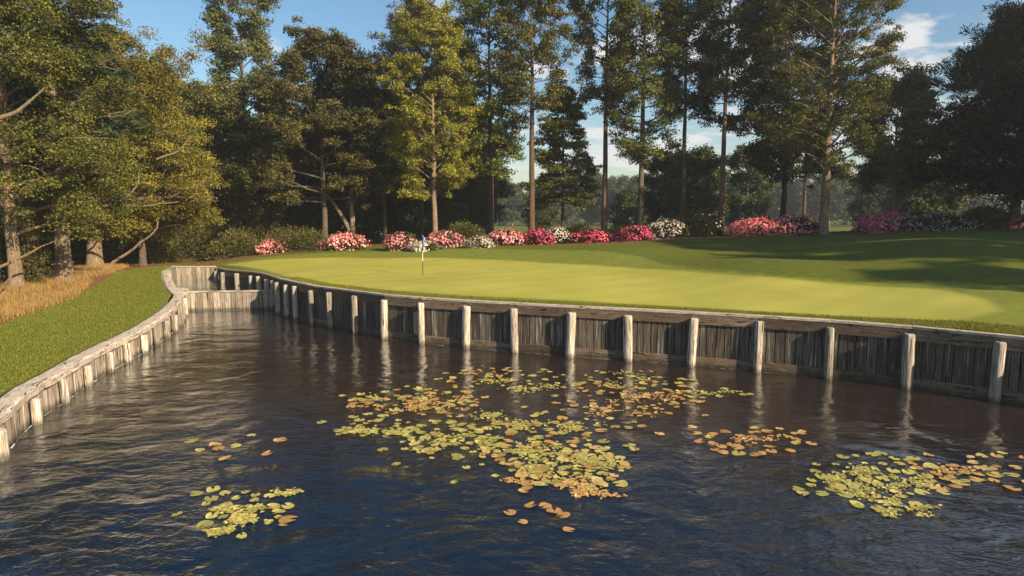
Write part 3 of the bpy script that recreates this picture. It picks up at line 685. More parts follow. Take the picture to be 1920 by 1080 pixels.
T('broadleaf_tree', 'tallP', 1200, 52, 4.2, 'tall dark tree with crooked lower limbs right of the slender tree',
  seed=28, mat='leaf_green', bark='bark', n=29000, size=.17, height=21, tr=.26, base_h=6.2, prof=[(0, 2.6), (.2, 2.7), (.5, 3.0), (.8, 3.2), (1, 1.4)], nl=40, elev=(0, 45), sub=6, cl_r=.66, wob=.15, limb_r=.24)
T('broadleaf_tree', 'tallQ', 1280, 57, .7, 'tall tree with reddish trunk rising from the dark evergreen shrub',
  seed=29, mat='leaf_dark', bark='bark_red', n=28000, size=.18, height=21.5, tr=.24, base_h=10.2, prof=[(0, 2.0), (.3, 2.9), (.7, 3.3), (1, 1.4)], nl=36, elev=(5, 45), sub=6, cl_r=.75, wob=.1, limb_r=.22)
T('broadleaf_tree', 'tallQ', 1352, 50.5, 2.9, 'tall straight dark-crowned tree at the right end of the evergreen shrub', s=.98)
T('broadleaf_tree', 'tallS', 1468, 56, 1.9, 'dense dark tree with black trunk behind the pink azalea',
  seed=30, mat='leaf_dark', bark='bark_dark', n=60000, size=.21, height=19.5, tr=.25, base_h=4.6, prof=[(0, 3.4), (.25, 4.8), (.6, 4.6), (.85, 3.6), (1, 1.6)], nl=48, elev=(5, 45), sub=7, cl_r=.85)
T('young_tree', 'tallM', 1507, 62, 5.0, 'thin pale-trunked tree behind the mixed azalea', s=.6, sz=.8)
T('broadleaf_tree', 'treeU', 1545, 46.5, 2.4, 'tall light-barked tree with airy crown reaching towards the clouds',
  seed=31, mat='leaf_green', bark='bark_pale', n=64000, size=.13, height=17.5, tr=.32, base_h=3.4, prof=[(0, 3.2), (.2, 4.2), (.55, 4.6), (.8, 4.6), (1, 2.0)], nl=46, elev=(30, 45), sub=8, cl_r=.55, wob=.12, limb_r=.24)
def curvx(rng):
    q = np.linspace(0, 1, 8); p = np.stack([-1.6 * q ** .8, .1 * q, .8 + 2.6 * q + .2 * np.sin(q * 5)], 1); p2 = np.stack([1.2 * np.sin(q * 1.6), -.2 * q, .9 + 3.1 * q], 1)
    return [(p, .13 - .08 * q, 8), (p2, .14 - .08 * q, 8)], [], np.zeros((0, 4))
T('broadleaf_tree', 'treeV', 1672, 50, 0, 'low tree with twisted pale forked trunk above the magenta azalea', 
  seed=32, mat='leaf_olive', bark='bark_pale', n=40000, size=.17, extra=curvx, height=11.2, tr=.2, base_h=3.2, stop=.9, prof=[(0, 2.2), (.3, 3.4), (.7, 3.0), (1, .8)], nl=32, elev=(15, 45), sub=7, cl_r=.7)
T('pine_tree', 'darkpine', 1902, 44, .6, 'huge near-black pine with needle tufts at the right edge',
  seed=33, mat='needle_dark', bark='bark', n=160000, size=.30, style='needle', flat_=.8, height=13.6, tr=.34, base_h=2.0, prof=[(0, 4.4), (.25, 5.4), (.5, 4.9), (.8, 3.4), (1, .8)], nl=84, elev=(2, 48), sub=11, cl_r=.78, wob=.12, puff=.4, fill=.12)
# --- trees in the park behind, lower and hazier
bg_m = [tree_meshes('bg%d' % i, seed=50 + i, mat='leaf_far', bark='bark', n=20000, size=.36, height=hh, tr=.28, base_h=.9, prof=[(0, 3.6), (.3, r_), (.7, r_ * .8), (1, .8)], nl=34, elev=(15, 50), sub=6, cl_r=1.15)
        for i, (hh, r_) in enumerate(((12, 4.6), (14, 4.2), (10, 4.4)))]
rb = random.Random(5)
near_bg = [(1300, 66, .74), (1248, 70, .62), (1012, 92, .5), (1180, 88, .55), (1400, 76, .7), (1640, 98, .8), (1740, 64, .75), (1700, 80, .7)]
lab = ['light green tree behind the reddish trunk', 'small round tree low between two tall dark trunks', 'far light green tree low left of the spruce', 'sunlit far tree right of the slender trunk',
       'mid-distance tree behind the pink azalea', 'hazy tree beyond the bright fairway strip', 'rounded pale tree left of the black pine', 'shadowy far tree behind the twisted trunk']
for (u, d, s), lb_ in zip(near_bg, lab): place_tree('park_tree', bg_m[rb.randrange(3)], xw(u, d), d, rb.uniform(0, 6), s, lb_, 'park trees behind the azaleas')
seen = set()
HERO = [(112, 'fir'), (171, 'thick tan trunk'), (262, 'golden green tree'), (372, 'brown trunk by the end wall'), (466, 'very tall grey-green tree'), (608, 'olive oak'), (662, 'leaning oak trunks'), (721, 'shadowy tall tree'),
        (815, 'pale-trunked golden tree'), (920, 'dark tall trunk'), (997, 'clean brown trunk'), (1055, 'spruce'), (1133, 'slender bare trunk'), (1200, 'crooked-limbed tree'), (1280, 'reddish trunk'), (1352, 'straight trunk by the evergreens'),
        (1468, 'black trunk'), (1545, 'light-barked tree'), (1672, 'twisted pale trunk'), (1850, 'black pine')]
for i in range(64):                                                   # a second, denser rank
    if i < 44: u = 30 + i * 41 + rb.uniform(-14, 14); left = u < 930
    else: u = 20 + (i - 44) * 46; left = True
    d = (rb.uniform(64, 74) if i >= 44 else rb.uniform(74, 92)) if left else rb.uniform(165, 215)
    s = rb.uniform(.95, 1.25) if left else rb.uniform(.95, 1.35)
    if i >= 44: s *= .62
    if left and u > 850: s *= .75
    hu, hn = min(HERO, key=lambda q: abs(q[0] - u))
    lb_ = ('low dark background tree' if i >= 44 else 'tall dark background tree' if left else 'small hazy far tree') + ' showing ' + ('left of the ' if u < hu else 'right of the ') + hn
    while lb_ in seen: lb_ = lb_.replace(' background', ' round-topped background', 1).replace('small hazy', 'second small hazy', 1) if 'round-topped' not in lb_ and 'second' not in lb_ else lb_ + ', further off'
    seen.add(lb_)
    place_tree('background_tree', bg_m[rb.randrange(3)], xw(u, d), d, rb.uniform(0, 6), s, lb_, 'background trees on the left' if left else 'distant treeline trees')
# far-off wood as one mass
rngf = np.random.default_rng(9); cl = []
for i in range(420):
    a = rngf.uniform(-1.25, 1.25); rr = rngf.uniform(235, 320); x, y = math.sin(a) * rr, math.cos(a) * rr
    for k in range(4): cl.append((x + rngf.normal(0, 2.5), y + rngf.normal(0, 2.5), 2.2 + rngf.uniform(0, 13), rngf.uniform(2.4, 4.2)))
me = crown_mesh(np.array(cl), 70000, 1.3, M['leaf_far'], rngf, 'leaf', .9)
tag(mobj('distant_wood', me), 'continuous hazy wood closing the view beyond the fairway', kind='stuff')
# tall trees just right of the view: their shade falls across the bank
for x, y, rz, s, key, lb_ in ((47, 17, .5, 1.05, 'tallS', 'nearest tall dense tree just beyond the right edge of the view'), (55, 24, 2., 1.1, 'tallS', 'second tall dense tree beyond the right edge of the view'),
                         (62, 13, 4., 1.2, 'tallS', 'outermost tall dense tree beyond the right edge of the view'), 
                         (44, 24, 3., .95, 'leftD', 'leafy tree beyond the right edge of the view nearest the bank'), (70, 28, 3., 1.3, 'leftD', 'big leafy tree far beyond the right edge of the view'),
                         (43, 11.5, 1.4, .85, 'tallM', 'slender high-crowned tree beyond the right edge nearest the viewer'), (38, 15.5, 4.4, .72, 'tallP', 'slender crooked-limbed tree beyond the right edge of the view'),
                         (48, 7, 2.2, .9, 'tallM', 'outer slender high-crowned tree beyond the right edge of the view'),
                         (41, 6, 5.2, .75, 'tallM', 'small slender tree beyond the lower right edge of the view'), (45, 2.5, .2, .8, 'tallP', 'crooked-limbed tree farthest to the lower right beyond the view')):
    place_tree('shade_tree', TREE_CACHE[key], x, y, rz, s, lb_, 'shade trees right of the view')

# ------------------------------------------------------------------ shrubs and azaleas
def blob(rng, rx, ry, rz, n, lump=.16):
    """points over a lumpy dome standing on the ground"""
    m = 9; a = rng.uniform(0, 6.28, m); r = rng.uniform(.1, .72, m) ** .8
    cc = np.stack([np.cos(a) * r, np.sin(a) * r, rng.uniform(.0, .34, m)], 1); cr = rng.uniform(.34, .62, m) * (1.05 - r * .45); cc[0] = (0, 0, .1); cr[0] = .72
    pk = cr ** 2; ix = rng.choice(m, n, p=pk / pk.sum()); u = rvec(rng, n); u[:, 2] = np.where(u[:, 2] < -.3, -u[:, 2], u[:, 2])
    P = cc[ix] + u * cr[ix][:, None] * rng.normal(1, .085, n)[:, None]; P[:, 2] = np.maximum(P[:, 2], .02) * np.where(P[:, 2] > .9, .95, 1)
    return u, P * np.array([rx, ry, rz]) * 1.08
def shrub(name, u, v, dist, wpx, hpx, leafm, flm, label, cat, seed, nl=5200, nf=1500, group=None, ls=.13, fsz=.15, cover=1.0, spiky=False):
    rng = np.random.default_rng(seed); s = dist / F; rx = wpx * s / 2 * 1.32; rz = hpx * s * 1.04; ry = max(.5, rx * .62)
    x = xw(u, dist); o = empty(name, (x, dist, h(x, dist) - .03), 0, label, cat, group)
    un, P = blob(rng, rx, ry, rz, nl); P *= (rng.uniform(.45, 1.0, nl) ** .3)[:, None]
    D = un + rvec(rng, nl) * (.3 if spiky else .8); D[:, 2] += .3; Ln = ls * rng.uniform(.7, 1.4, nl) * (2.0 if spiky else 1)
    mobj('foliage', leaves(P, D, rvec(rng, nl) + un * .6, Ln, Ln * (.22 if spiky else .5), M[leafm], 'foliage', rng, np.clip(rng.beta(2, 2.4, nl), 0, 1)), o)
    st = []
    for i in range(9):
        a = rng.uniform(0, 6.28); q = np.linspace(0, 1, 5); e = np.array([math.cos(a) * rx * .7, math.sin(a) * ry * .7, rz * rng.uniform(.5, .85)]); p = q[:, None] * e; p[:, 2] = q ** .7 * e[2]
        st.append((p, .03 * (1 - q * .7), 5))
    mobj('stems', tubes(st, None, M['bark_dark'], 'stems'), o)
    if flm:
        cc = rvec(rng, 16); un, P = blob(np.random.default_rng(seed), rx * 1.03, ry * 1.03, rz * 1.03, nf * 2)
        dn = np.max(un @ cc.T, 1) + rng.normal(0, .1, nf * 2); P = P[dn > np.quantile(dn, .5)]; un = un[dn > np.quantile(dn, .5)]
        keep = rng.random(len(P)) < cover; P = P[keep]; un = un[keep]; n = len(P); P += rng.normal(0, .03, (n, 3))
        tn = np.clip(rng.beta(2, 2, n), 0, 1); VV = []; k5 = np.arange(n)
        # each truss: an open five-sided cup facing outwards
        Rr = fsz * rng.uniform(.6, 1.2, n) * .5; a0 = np.cross(un, rvec(rng, n)); a0 /= np.linalg.norm(a0, axis=1, keepdims=True); b0 = np.cross(un, a0)
        V = [P]; 
        for i in range(5):
            an = i * 2 * np.pi / 5; V.append(P + (a0 * math.cos(an) + b0 * math.sin(an)) * Rr[:, None] + un * (Rr * .45)[:, None])
        V = np.stack(V, 1).reshape(-1, 3); b6 = (k5 * 6)[:, None]
        tri = np.stack([np.concatenate([b6, b6 + 1 + i, b6 + 1 + (i + 1) % 5], 1) for i in range(5)], 1).reshape(-1, 3)
        mobj('blossoms', np_mesh('blossoms', V, 3, tri.ravel(), M[flm], tint=np.repeat(tn, 5)), o)
    return o
AZ = [('azalea_bush', 506, 49, 40, 27, 'leaf_olive', 'fl_pink', 'small coral pink azalea left of the big green shrub', .9),
      ('evergreen_shrub', 552, 50, 122, 50, 'leaf_olive', None, 'big olive green shrub left of the leaning oak trunks', 1),
      ('azalea_bush', 647, 50, 78, 32, 'leaf_olive', 'fl_pink', 'wide light pink azalea in front of the leaning oak trunks', 1),
      ('azalea_bush', 752, 48.5, 66, 34, 'leaf_olive', 'fl_pink', 'green azalea with scattered pink blossoms left of the flag', .45),
      ('azalea_bush', 797, 47, 54, 19, 'leaf_olive', 'fl_white', 'low white azalea right behind the flag', .9),
      ('azalea_bush', 832, 49.5, 58, 32, 'leaf_olive', 'fl_pink', 'salmon pink azalea at the foot of the pale trunk', .8),
      ('evergreen_shrub', 866, 51.5, 66, 48, 'leaf_olive', None, 'leafy shrub standing behind the low white azaleas', 1),
      ('azalea_bush', 899, 47.5, 46, 21, 'leaf_olive', 'fl_white', 'low creamy white azalea left of the dark tall trunk', .9),
      ('azalea_bush', 948, 49, 64, 32, 'leaf_dark', 'fl_mixed', 'bright salmon and crimson azalea in the middle of the row', 1),
      ('azalea_bush', 1006, 49.5, 58, 31, 'leaf_dark', 'fl_crimson', 'crimson azalea under the clean brown trunk', .9),
      ('azalea_bush', 1046, 50.5, 52, 31, 'leaf_dark', 'fl_white', 'dusty white azalea right of the brown trunk', .5),
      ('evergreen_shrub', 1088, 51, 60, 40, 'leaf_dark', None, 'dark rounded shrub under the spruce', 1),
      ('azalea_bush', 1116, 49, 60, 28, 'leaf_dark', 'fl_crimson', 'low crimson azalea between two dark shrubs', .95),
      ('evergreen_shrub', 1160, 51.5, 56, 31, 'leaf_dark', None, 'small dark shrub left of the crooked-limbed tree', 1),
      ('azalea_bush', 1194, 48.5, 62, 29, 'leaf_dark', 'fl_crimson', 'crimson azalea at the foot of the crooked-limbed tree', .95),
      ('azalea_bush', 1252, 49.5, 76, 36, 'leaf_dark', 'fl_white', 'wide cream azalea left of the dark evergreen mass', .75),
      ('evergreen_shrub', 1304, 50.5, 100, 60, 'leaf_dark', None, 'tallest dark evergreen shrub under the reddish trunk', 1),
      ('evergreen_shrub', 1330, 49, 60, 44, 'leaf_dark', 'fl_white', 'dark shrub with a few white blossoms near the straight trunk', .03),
      ('azalea_bush', 1418, 48, 84, 35, 'leaf_green', 'fl_magenta', 'rich magenta azalea left of the mixed one', .95),
      ('azalea_bush', 1490, 48.5, 88, 36, 'leaf_dark', 'fl_mixed', 'red and white flecked azalea left of the light-barked tree', .8),
      ('azalea_bush', 1665, 46.5, 104, 39, 'leaf_green', 'fl_magenta', 'large magenta azalea below the twisted trunk', .85),
      ('evergreen_shrub', 1725, 49, 70, 36, 'leaf_dark', None, 'dark low shrub between magenta and white azaleas', 1),
      ('azalea_bush', 1768, 45.5, 130, 33, 'leaf_dark', 'fl_white', 'long white azalea under the black pine', .65),
      ('evergreen_shrub', 1846, 45, 92, 50, 'leaf_olive', None, 'spiky leaved shrub under the black pine', 1),
      ('azalea_bush', 1922, 44, 50, 28, 'leaf_green', 'fl_magenta', 'magenta azalea cut by the right edge of the view', .9)]
for i, (nm, u, d, w, hh, lm, fm, lb_, cv2) in enumerate(AZ):
    shrub(nm, u, 0, d, w, hh, lm, fm, lb_, 'azalea' if nm[0] == 'a' else 'shrub', 100 + i, nl=int(1400 + w * 45), nf=int(w * 22), cover=cv2, spiky=(u == 1846))
# understorey at the left
for i, (u, d, w, hh, lm, lb_) in enumerate(((8, 33, 120, 120, 'leaf_olive', 'tangled brown-green thicket at the left edge'), (75, 41, 90, 80, 'leaf_olive', 'thicket between the left edge and the fir trunk'),
        (270, 51, 130, 70, 'leaf_green', 'dark undergrowth bush behind the end of the lawn'), (440, 52, 90, 62, 'leaf_olive', 'loose leafy bush right of the basin end wall'), (335, 54, 120, 110, 'leaf_olive', 'shadowy undergrowth behind the basin end wall'),
        (150, 48, 110, 80, 'leaf_olive', 'shadowy undergrowth behind the fir trunk'), (395, 57, 110, 120, 'leaf_olive', 'shadowy undergrowth left of the loose leafy bush'), (480, 56, 120, 95, 'leaf_olive', 'shadowy bush behind the small coral azalea'))):
    shrub('undergrowth_bush', u, 0, d, w, hh, lm, None, lb_, 'bush', 200 + i, nl=7000, ls=.15)

# bare branches on the left
def dead_branch(pix, dist, r, label):
    P = [gp(u, v, dist + k * .15) for k, (u, v) in enumerate(pix)]; b = P[0]
    P3 = densify([p for p in P], .35); P3 = np.array([tuple(p - b) for p in P3]); n = len(P3); P3 += np.random.default_rng(n).normal(0, .02, P3.shape)
    q = np.linspace(0, 1, n); o = mobj('bare_branch', tubes([(P3, r * (1 - .7 * q), 8)], None, M['bark_pale'], 'bare_branch')); o.location = b
    tag(o, label, 'branch')
dead_branch([(204, 499), (228, 482), (250, 466), (288, 436), (296, 418), (302, 397)], 43.5, .11, 'bare crooked branch leaning up from the lawn end')
dead_branch([(196, 386), (235, 372), (258, 345), (262, 318)], 38, .09, 'bare curved branch arching in the golden leaves')
dead_branch([(205, 384), (270, 386), (300, 382), (334, 379)], 38.5, .09, 'bare level branch with pale end above the lawn')
dead_branch([(292, 297), (325, 288), (345, 272), (358, 256)], 38, .07, 'bare short branch pointing up right in the golden crown')
dead_branch([(-12, 224), (20, 214), (48, 197), (86, 163)], 28, .10, 'bare thick branch crossing the leaves at the upper left edge')
dead_branch([(-10, 505), (30, 488), (62, 470), (105, 452)], 30, .08, 'bare low branch slanting up from the left edge')
dead_branch([(-10, 560), (18, 520), (30, 480), (25, 440)], 29, .07, 'bare crooked stem rising at the left edge')
dead_branch([(120, 260), (180, 259), (225, 262)], 31, .035, 'thin straight bare twig left of the golden crown')

# ------------------------------------------------------------------ grasses
def blades(name, X, Y, hgt, wid, mat, label, lean=.5, seed=1, zoff=0.):
    rng = np.random.default_rng(seed); n = len(X); Z = H(X, Y) + zoff; a = rng.uniform(0, 2 * np.pi, n); hh = hgt * rng.uniform(.5, 1.3, n); w = wid * rng.uniform(.7, 1.3, n)
    dx, dy = np.cos(a), np.sin(a); le = lean * hh * rng.uniform(.2, 1, n); b = rng.uniform(0, 2 * np.pi, n); lx, ly = np.cos(b) * le, np.sin(b) * le
    V = np.stack([np.stack([X - dx * w, Y - dy * w, Z - .01], 1), np.stack([X + dx * w, Y + dy * w, Z - .01], 1), np.stack([X + lx, Y + ly, Z + hh], 1)], 1).reshape(-1, 3)
    tag(mobj(name, np_mesh(name, V, 3, np.arange(len(V)), mat, tint=np.clip(rng.beta(2, 2, n), 0, 1))), label, kind='stuff')
rg = np.random.default_rng(3)
mp_ = [tuple(p) for p in mpoly]
# left lawn: density falls with distance
n = 260000; v = rg.uniform(0, 1, n) ** .6; Y = 12.5 + (44 - 12.5) * rg.uniform(0, 1, n) ** 1.35; X = -9.5 - rg.uniform(0, 17, n)
lbs = sorted([(p.y, p.x) for p in lb]); k = (X < np.interp(Y, [q[0] for q in lbs], [q[1] for q in lbs]) - .03) & ~in_poly(X, Y, pond) & ~in_poly(X, Y, mp_) & (X > -1.02 * Y * .86 - 1.5) & (d_poly(X, Y, pond) > .03); X, Y = X[k], Y[k]
blades('lawn_grass', X, Y, .055, .008, M['blade'], 'short mown grass on the left bank', .7, 5)
# rough edge above the right wall
P = densify(offs(PR, .30), .2); n = 60000; ii = rg.integers(0, len(P) - 1, n); X = np.array([P[i].x for i in ii]); Y = np.array([P[i].y for i in ii])
T_ = np.array([tuple((P[i + 1] - P[i]).normalized()) for i in ii]); o1 = rg.uniform(0, 1, n) ** 1.6 * .75 + .02; sl = rg.uniform(0, .2, n)
X += -T_[:, 1] * o1 + T_[:, 0] * sl; Y += T_[:, 0] * o1 + T_[:, 1] * sl
blades('edge_grass', X, Y, .06, .010, M['fringe'], 'longer grass fringe along the top of the plank wall', .7, 6)
# dry golden grass at the left
n = 90000; Y = rg.uniform(20, 52, n); X = -rg.uniform(14, 44, n)
dg = [on_ground(u, v).xy for u, v in ((-60, 660), (0, 608), (60, 585), (150, 553), (168, 525), (215, 512), (235, 501), (180, 500), (100, 512), (0, 535), (-60, 550))]
k = in_poly(X, Y, [tuple(p) for p in dg]) & ~in_poly(X, Y, pond) & (np.sin(X * 1.9 + 2 * np.sin(Y * .8)) * np.sin(Y * 1.3 + np.sin(X)) + rg.normal(0, .45, n) > -.25); X, Y = X[k], Y[k]
X = np.repeat(X, 5) + rg.normal(0, .12, len(X) * 5); Y = np.repeat(Y, 5) + rg.normal(0, .12, len(Y) * 5)
blades('dry_grass', X, Y, .28, .012, M['straw'], 'tall dry golden grass at the edge of the left wood', .45, 7)
# litter of straw on the mulch
n = 30000; X = rg.uniform(-26, 34, n); Y = rg.uniform(42, 58, n); k = in_poly(X, Y, mp_) & ~in_poly(X, Y, pond); X, Y = X[k], Y[k]
blades('pine_straw', X, Y, .06, .03, M['needle_brown'], 'fallen pine straw under the azaleas', 1.6, 8)

# ------------------------------------------------------------------ flagstick
fp = on_ground(793, 516); o = empty('flagstick', fp, 0, 'black and white banded flagstick with hanging blue flag on the green', 'flagstick')
def plain(name, c, rough=.5):
    m = newmat(name); g = G(m); n = g.noise(g.pos(), 30, 3); g.out(g.pbsdf(g.mix(g.rng(n, .3, .7, 0, .25), c, tuple(q * .7 for q in c)), rough, spec=.4)); return m
MB_, MW_ = plain('black_paint', (.012, .012, .014), .35), plain('white_paint', (.78, .76, .70), .4)
def cyl(name, z0, z1, r, mat, parent, sides=10):
    q = np.linspace(z0, z1, 3); me = tubes([(np.stack([q * 0, q * 0 + q * 0, q], 1), np.full(3, r), sides)], None, mat, name); return mobj(name, me, parent)
FH = 2.15
for nm, a, b, m_ in (('pole_band', 0, .75, MB_), ('pole_band', .75, 1.27, MW_), ('pole_band', 1.27, 1.78, MB_), ('pole_band', 1.78, FH, MB_)): cyl(nm, a, b, .017, m_, o)
m_fb = plain('blue_cloth', (.26, .36, .66), .8); V = []; fs = []; nx, nz = 9, 12
for j in range(nz):
    for i in range(nx):
        s = i / (nx - 1); t = j / (nz - 1); x_ = .02 + .13 * s * (1 - .35 * t) ; V.append((x_, .05 * math.sin(s * 9 + t * 2) * (.4 + s), FH - .02 - .62 * t * (1 - .25 * s) - .18 * s))
for j in range(nz - 1):
    for i in range(nx - 1): fs += [j * nx + i, j * nx + i + 1, (j + 1) * nx + i + 1, (j + 1) * nx + i]
fl = mobj('flag', np_mesh('flag', V, 4, fs, m_fb, smooth=True), o); sm = fl.modifiers.new('cloth', 'SOLIDIFY'); sm.thickness = .004
me = tubes([(np.array([(0, 0, FH), (0, 0, FH + .02), (0, 0, FH + .035)]), np.array([.022, .022, .004]), 8)], None, MB_, 'finial'); mobj('finial', me, o)

# ------------------------------------------------------------------ lily pads
def pad_mesh(seed, mat, curl):
    rs = random.Random(seed); n = 15; V = [(0, 0, .012)]; notch = .35
    for ring, rr in ((0, .55), (1, 1.)):
        for i in range(n):
            a = notch + (2 * math.pi - 2 * notch) * i / (n - 1)
            r = rr * (1 + .07 * math.sin(3 * a + seed) + rs.uniform(-.05, .05)); z = .010 + (curl * max(0, math.sin(a * 1.5 + seed)) * rr ** 3 if ring else 0) + rs.uniform(0, .012)
            V.append((math.cos(a) * r * .5, math.sin(a) * r * .5, z))
    fs = []; nn = []
    for i in range(n - 1): fs += [0, 1 + i, 2 + i]; nn.append(3)
    for i in range(n - 1): fs += [1 + i, 1 + n + i, 2 + n + i, 2 + i]; nn.append(4)
    return np_mesh('lily_pad', V, nn, fs, mat, tint=[min(1, max(0, rs.gauss(.5, .13))) for _ in nn])
pads = {c: [pad_mesh(i * 3 + k_, M['pad_' + c], .045 * (i % 3)) for i in range(6)] for k_, c in enumerate(('yellow', 'orange', 'green'))}
PT = [(765, 752, 118, 22, 34, .45, 'the far middle-left patch'), (690, 800, 80, 22, 17, .85, 'the patch left of the middle'), (860, 815, 100, 28, 24, .9, 'the centre patch'),
      (1010, 815, 110, 36, 34, .8, 'the large middle patch'), (1075, 885, 100, 34, 34, .5, 'the lower end of the large middle patch'), (960, 706, 110, 18, 16, .85, 'the thin far patch under the wall'),
      (1180, 735, 115, 28, 28, .45, 'the far right-of-centre patch near the wall'), (1345, 738, 62, 11, 10, .95, 'the small patch by the wall reflections'), (1415, 828, 110, 22, 20, .15, 'the orange patch right of centre'),
      (1640, 905, 115, 50, 32, .95, 'the big right-hand patch'), (1775, 885, 80, 36, 17, .45, 'the right side of the big right-hand patch'), (1895, 885, 38, 34, 9, .4, 'the patch at the right edge'),
      (435, 835, 85, 30, 9, .2, 'the sparse group at the left'), (450, 960, 95, 42, 18, .97, 'the near left patch'), (1030, 968, 80, 26, 7, .1, 'the loose group nearest the viewer')]
cnt = 0; rp = random.Random(21); placed = []
for cxp, cyp, rx, ry, n, py_, where in PT:
    rx *= 1.18; ry *= 1.15
    k = 0; tries = 0; pc = at(cxp, cyp, 0); pr = (at(cxp, cyp - ry, 0) - at(cxp, cyp + ry, 0)).length / 2; pw = (at(cxp + rx, cyp, 0) - pc).length
    while k < n and tries < n * 30:
        tries += 1
        r_ = math.sqrt(rp.random()); a = rp.uniform(0, 6.283); q = at(cxp + rx * r_ * math.cos(a) * rp.uniform(.85, 1.1), cyp + ry * r_ * math.sin(a), 0); d_ = rp.uniform(.15, .33)
        if any((q.x - p_[0]) ** 2 + (q.y - p_[1]) ** 2 < (.36 * (d_ + p_[2])) ** 2 for p_ in placed): continue
        placed.append((q.x, q.y, d_)); k += 1
        c = 'yellow' if rp.random() < py_ else 'orange'
        if c == 'yellow' and rp.random() < .2: c = 'green'
        o = mobj('lily_pad', rp.choice(pads[c])); o.location = (q.x, q.y, .004 + .003 * (cnt % 3)); o.rotation_euler = (rp.uniform(-.05, .05), rp.uniform(-.05, .05), rp.uniform(0, 6.28)); o.scale = (d_, d_ * rp.uniform(.8, 1), d_)
        tag(o, {'yellow': 'yellow', 'orange': 'orange-brown', 'green': 'yellow-green'}[c] + ' lily pad on the ' + ('near' if q.y < pc.y - .25 * pr else 'far' if q.y > pc.y + .25 * pr else 'middle') + ('-left' if q.x < pc.x - .35 * pw else '-right' if q.x > pc.x + .35 * pw else '') + ' side of ' + where, 'lily pad', 'lily pads in ' + where); cnt += 1
# the remaining, smaller pads of the patches, past the three hundred largest, joined by colour
for c, patches in (('yellow', ((770, 745, 130, 22, 26), (690, 800, 100, 28, 20), (850, 825, 130, 40, 40), (1030, 830, 190, 75, 44), (900, 830, 240, 80, 24), (1080, 880, 110, 40, 30), (960, 712, 150, 22, 34), (1170, 715, 130, 22, 30), (1650, 905, 140, 55, 26), (440, 960, 110, 48, 10))),
                   ('orange', ((790, 755, 130, 26, 34), (1050, 870, 140, 60, 36), (1190, 745, 130, 36, 46), (1420, 828, 130, 28, 14), (900, 705, 70, 20, 12), (1780, 890, 110, 40, 10), (1000, 830, 210, 80, 26), (1270, 790, 90, 40, 8)))):
    V = []; fs = []; nn = []; tn = []
    for u, v, rx, ry, n in patches:
        for _ in range(n):
            r_ = math.sqrt(rp.random()); a = rp.uniform(0, 6.283); q = at(u + rx * r_ * math.cos(a), v + ry * r_ * math.sin(a), 0); R_ = rp.uniform(.06, .13); rot = rp.uniform(0, 6.28); b = len(V); k = 11; tl = rp.uniform(-.12, .12); tn.append(rp.random())
            V.append((q.x, q.y, .02))
            for i in range(k):
                an = rot + .3 + i / (k - 1) * (2 * math.pi - .6); rr = R_ * (1 + rp.uniform(-.14, .14)); V.append((q.x + math.cos(an) * rr, q.y + math.sin(an) * rr, .018 + tl * math.cos(an) * rr + rp.uniform(0, .008)))
            for i in range(k - 1): fs += [b, b + 1 + i, b + 2 + i]; nn.append(3); tn.append(tn[-1])
            tn.pop()
    tag(mobj('small_lily_pads', np_mesh('small_lily_pads', V, nn, fs, M['pad_' + c], tint=tn)), 'many small ' + ('yellow' if c == 'yellow' else 'orange-brown') + ' lily pads filling the patches between the larger ones', kind='stuff')
# sunken leaves just under the surface
for cxp, cyp, rx, ry, n in ((600, 925, 170, 50, 18), (830, 930, 110, 35, 9), (1150, 950, 140, 45, 8), (980, 900, 120, 40, 8)):
    for _ in range(n):
        q = at(cxp + rx * rp.uniform(-1, 1), cyp + ry * rp.uniform(-1, 1), 0); d_ = rp.uniform(.2, .34); o = mobj('sunken_lily_pad', rp.choice(pads[rp.choice(['yellow', 'green', 'orange'])]))
        o.location = (q.x, q.y, -.06 - rp.random() * .12); o.rotation_euler = (rp.uniform(-.2, .2), rp.uniform(-.2, .2), rp.uniform(0, 6.28)); o.scale = (d_, d_, d_)
        tag(o, 'dim lily pad sunk just under the dark water near the viewer', 'lily pad', 'sunken lily pads')
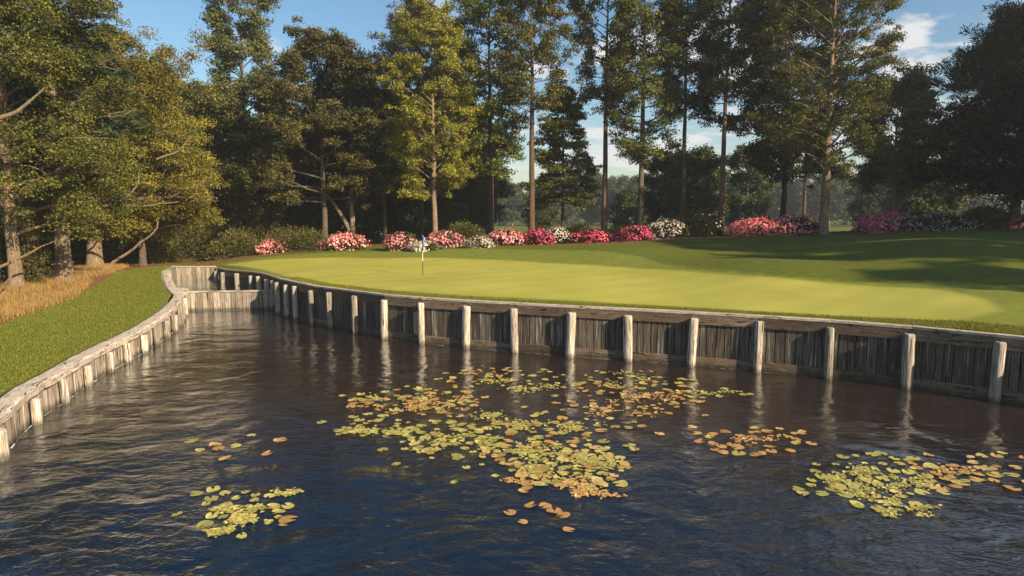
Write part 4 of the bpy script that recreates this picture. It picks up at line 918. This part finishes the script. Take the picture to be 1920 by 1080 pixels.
# ragged mats of small leaves between the pads
for ci, (mat, spots) in enumerate((('pad_yellow', ((440, 965, 60, 20, 900), (410, 1000, 45, 10, 500), (530, 925, 45, 9, 350), (700, 812, 70, 14, 500), (870, 828, 70, 16, 600), (1040, 850, 110, 34, 700), (1120, 875, 60, 16, 500),
                      (1600, 890, 60, 18, 900), (1640, 930, 50, 22, 800), (1700, 960, 60, 12, 500), (1700, 905, 60, 15, 500), (1010, 730, 70, 10, 400), (1180, 720, 60, 10, 300), (690, 748, 40, 8, 250), (960, 790, 80, 18, 900), (930, 715, 60, 8, 300), (1090, 800, 60, 12, 500), (1350, 738, 50, 7, 250), (800, 840, 60, 10, 350), (1180, 700, 50, 6, 150))),
                   ('pad_orange', ((780, 760, 90, 12, 500), (1090, 905, 70, 18, 500), (1200, 745, 80, 16, 500), (1170, 770, 70, 12, 350), (840, 750, 60, 10, 350), (1000, 890, 60, 18, 500), (1120, 925, 50, 10, 250), (900, 700, 50, 6, 150), (1420, 825, 60, 12, 300), (1780, 885, 50, 14, 300))))):
    XX = []; YY = []
    for u, v, rx, ry, n in spots:
        cs = [(rp.uniform(-1, 1) * rx * .7, rp.uniform(-1, 1) * ry * .7) for _ in range(7)]
        for _ in range(n // 3):
            a, b = rp.choice(cs); q = at(u + a + rp.gauss(0, rx * .16), v + b + rp.gauss(0, ry * .2), 0); XX.append(q.x); YY.append(q.y)
    n = len(XX); C = np.stack([XX, YY, rg.uniform(.006, .016, n)], 1); D = rvec(rg, n) * np.array([1, 1, .08]); Ln = rg.uniform(.05, .12, n)
    tag(mobj('floating_leaf_mat', leaves(C, D, np.tile([0, 0, 1.], (n, 1)) + rvec(rg, n) * .12, Ln, Ln * .85, M[mat], 'floating_leaf_mat', rg, np.clip(rg.beta(2, 2, n), 0, 1))),
        ('ragged yellow' if ci == 0 else 'ragged orange') + ' mats of small floating leaves among the lily pads', kind='stuff')

# ------------------------------------------------------------------ haze
mh = bpy.data.materials.new('haze'); mh.use_nodes = True; mh.node_tree.nodes.clear()
pv = mh.node_tree.nodes.new('ShaderNodeVolumePrincipled'); pv.inputs['Color'].default_value = (.82, .90, 1, 1); pv.inputs['Density'].default_value = .0006; pv.inputs['Anisotropy'].default_value = .2
ho = mh.node_tree.nodes.new('ShaderNodeOutputMaterial'); mh.node_tree.links.new(pv.outputs[0], ho.inputs['Volume'])
Vh = [(x, y, z) for z in (-2.0, 36) for x, y in ((-650, -650), (650, -650), (650, 650), (-650, 650))]
me = np_mesh('haze', Vh, 4, [0, 3, 2, 1, 4, 5, 6, 7, 0, 1, 5, 4, 1, 2, 6, 5, 2, 3, 7, 6, 3, 0, 4, 7], mh)
tag(mobj('haze', me), 'thin blue morning haze over the whole course', kind='stuff')
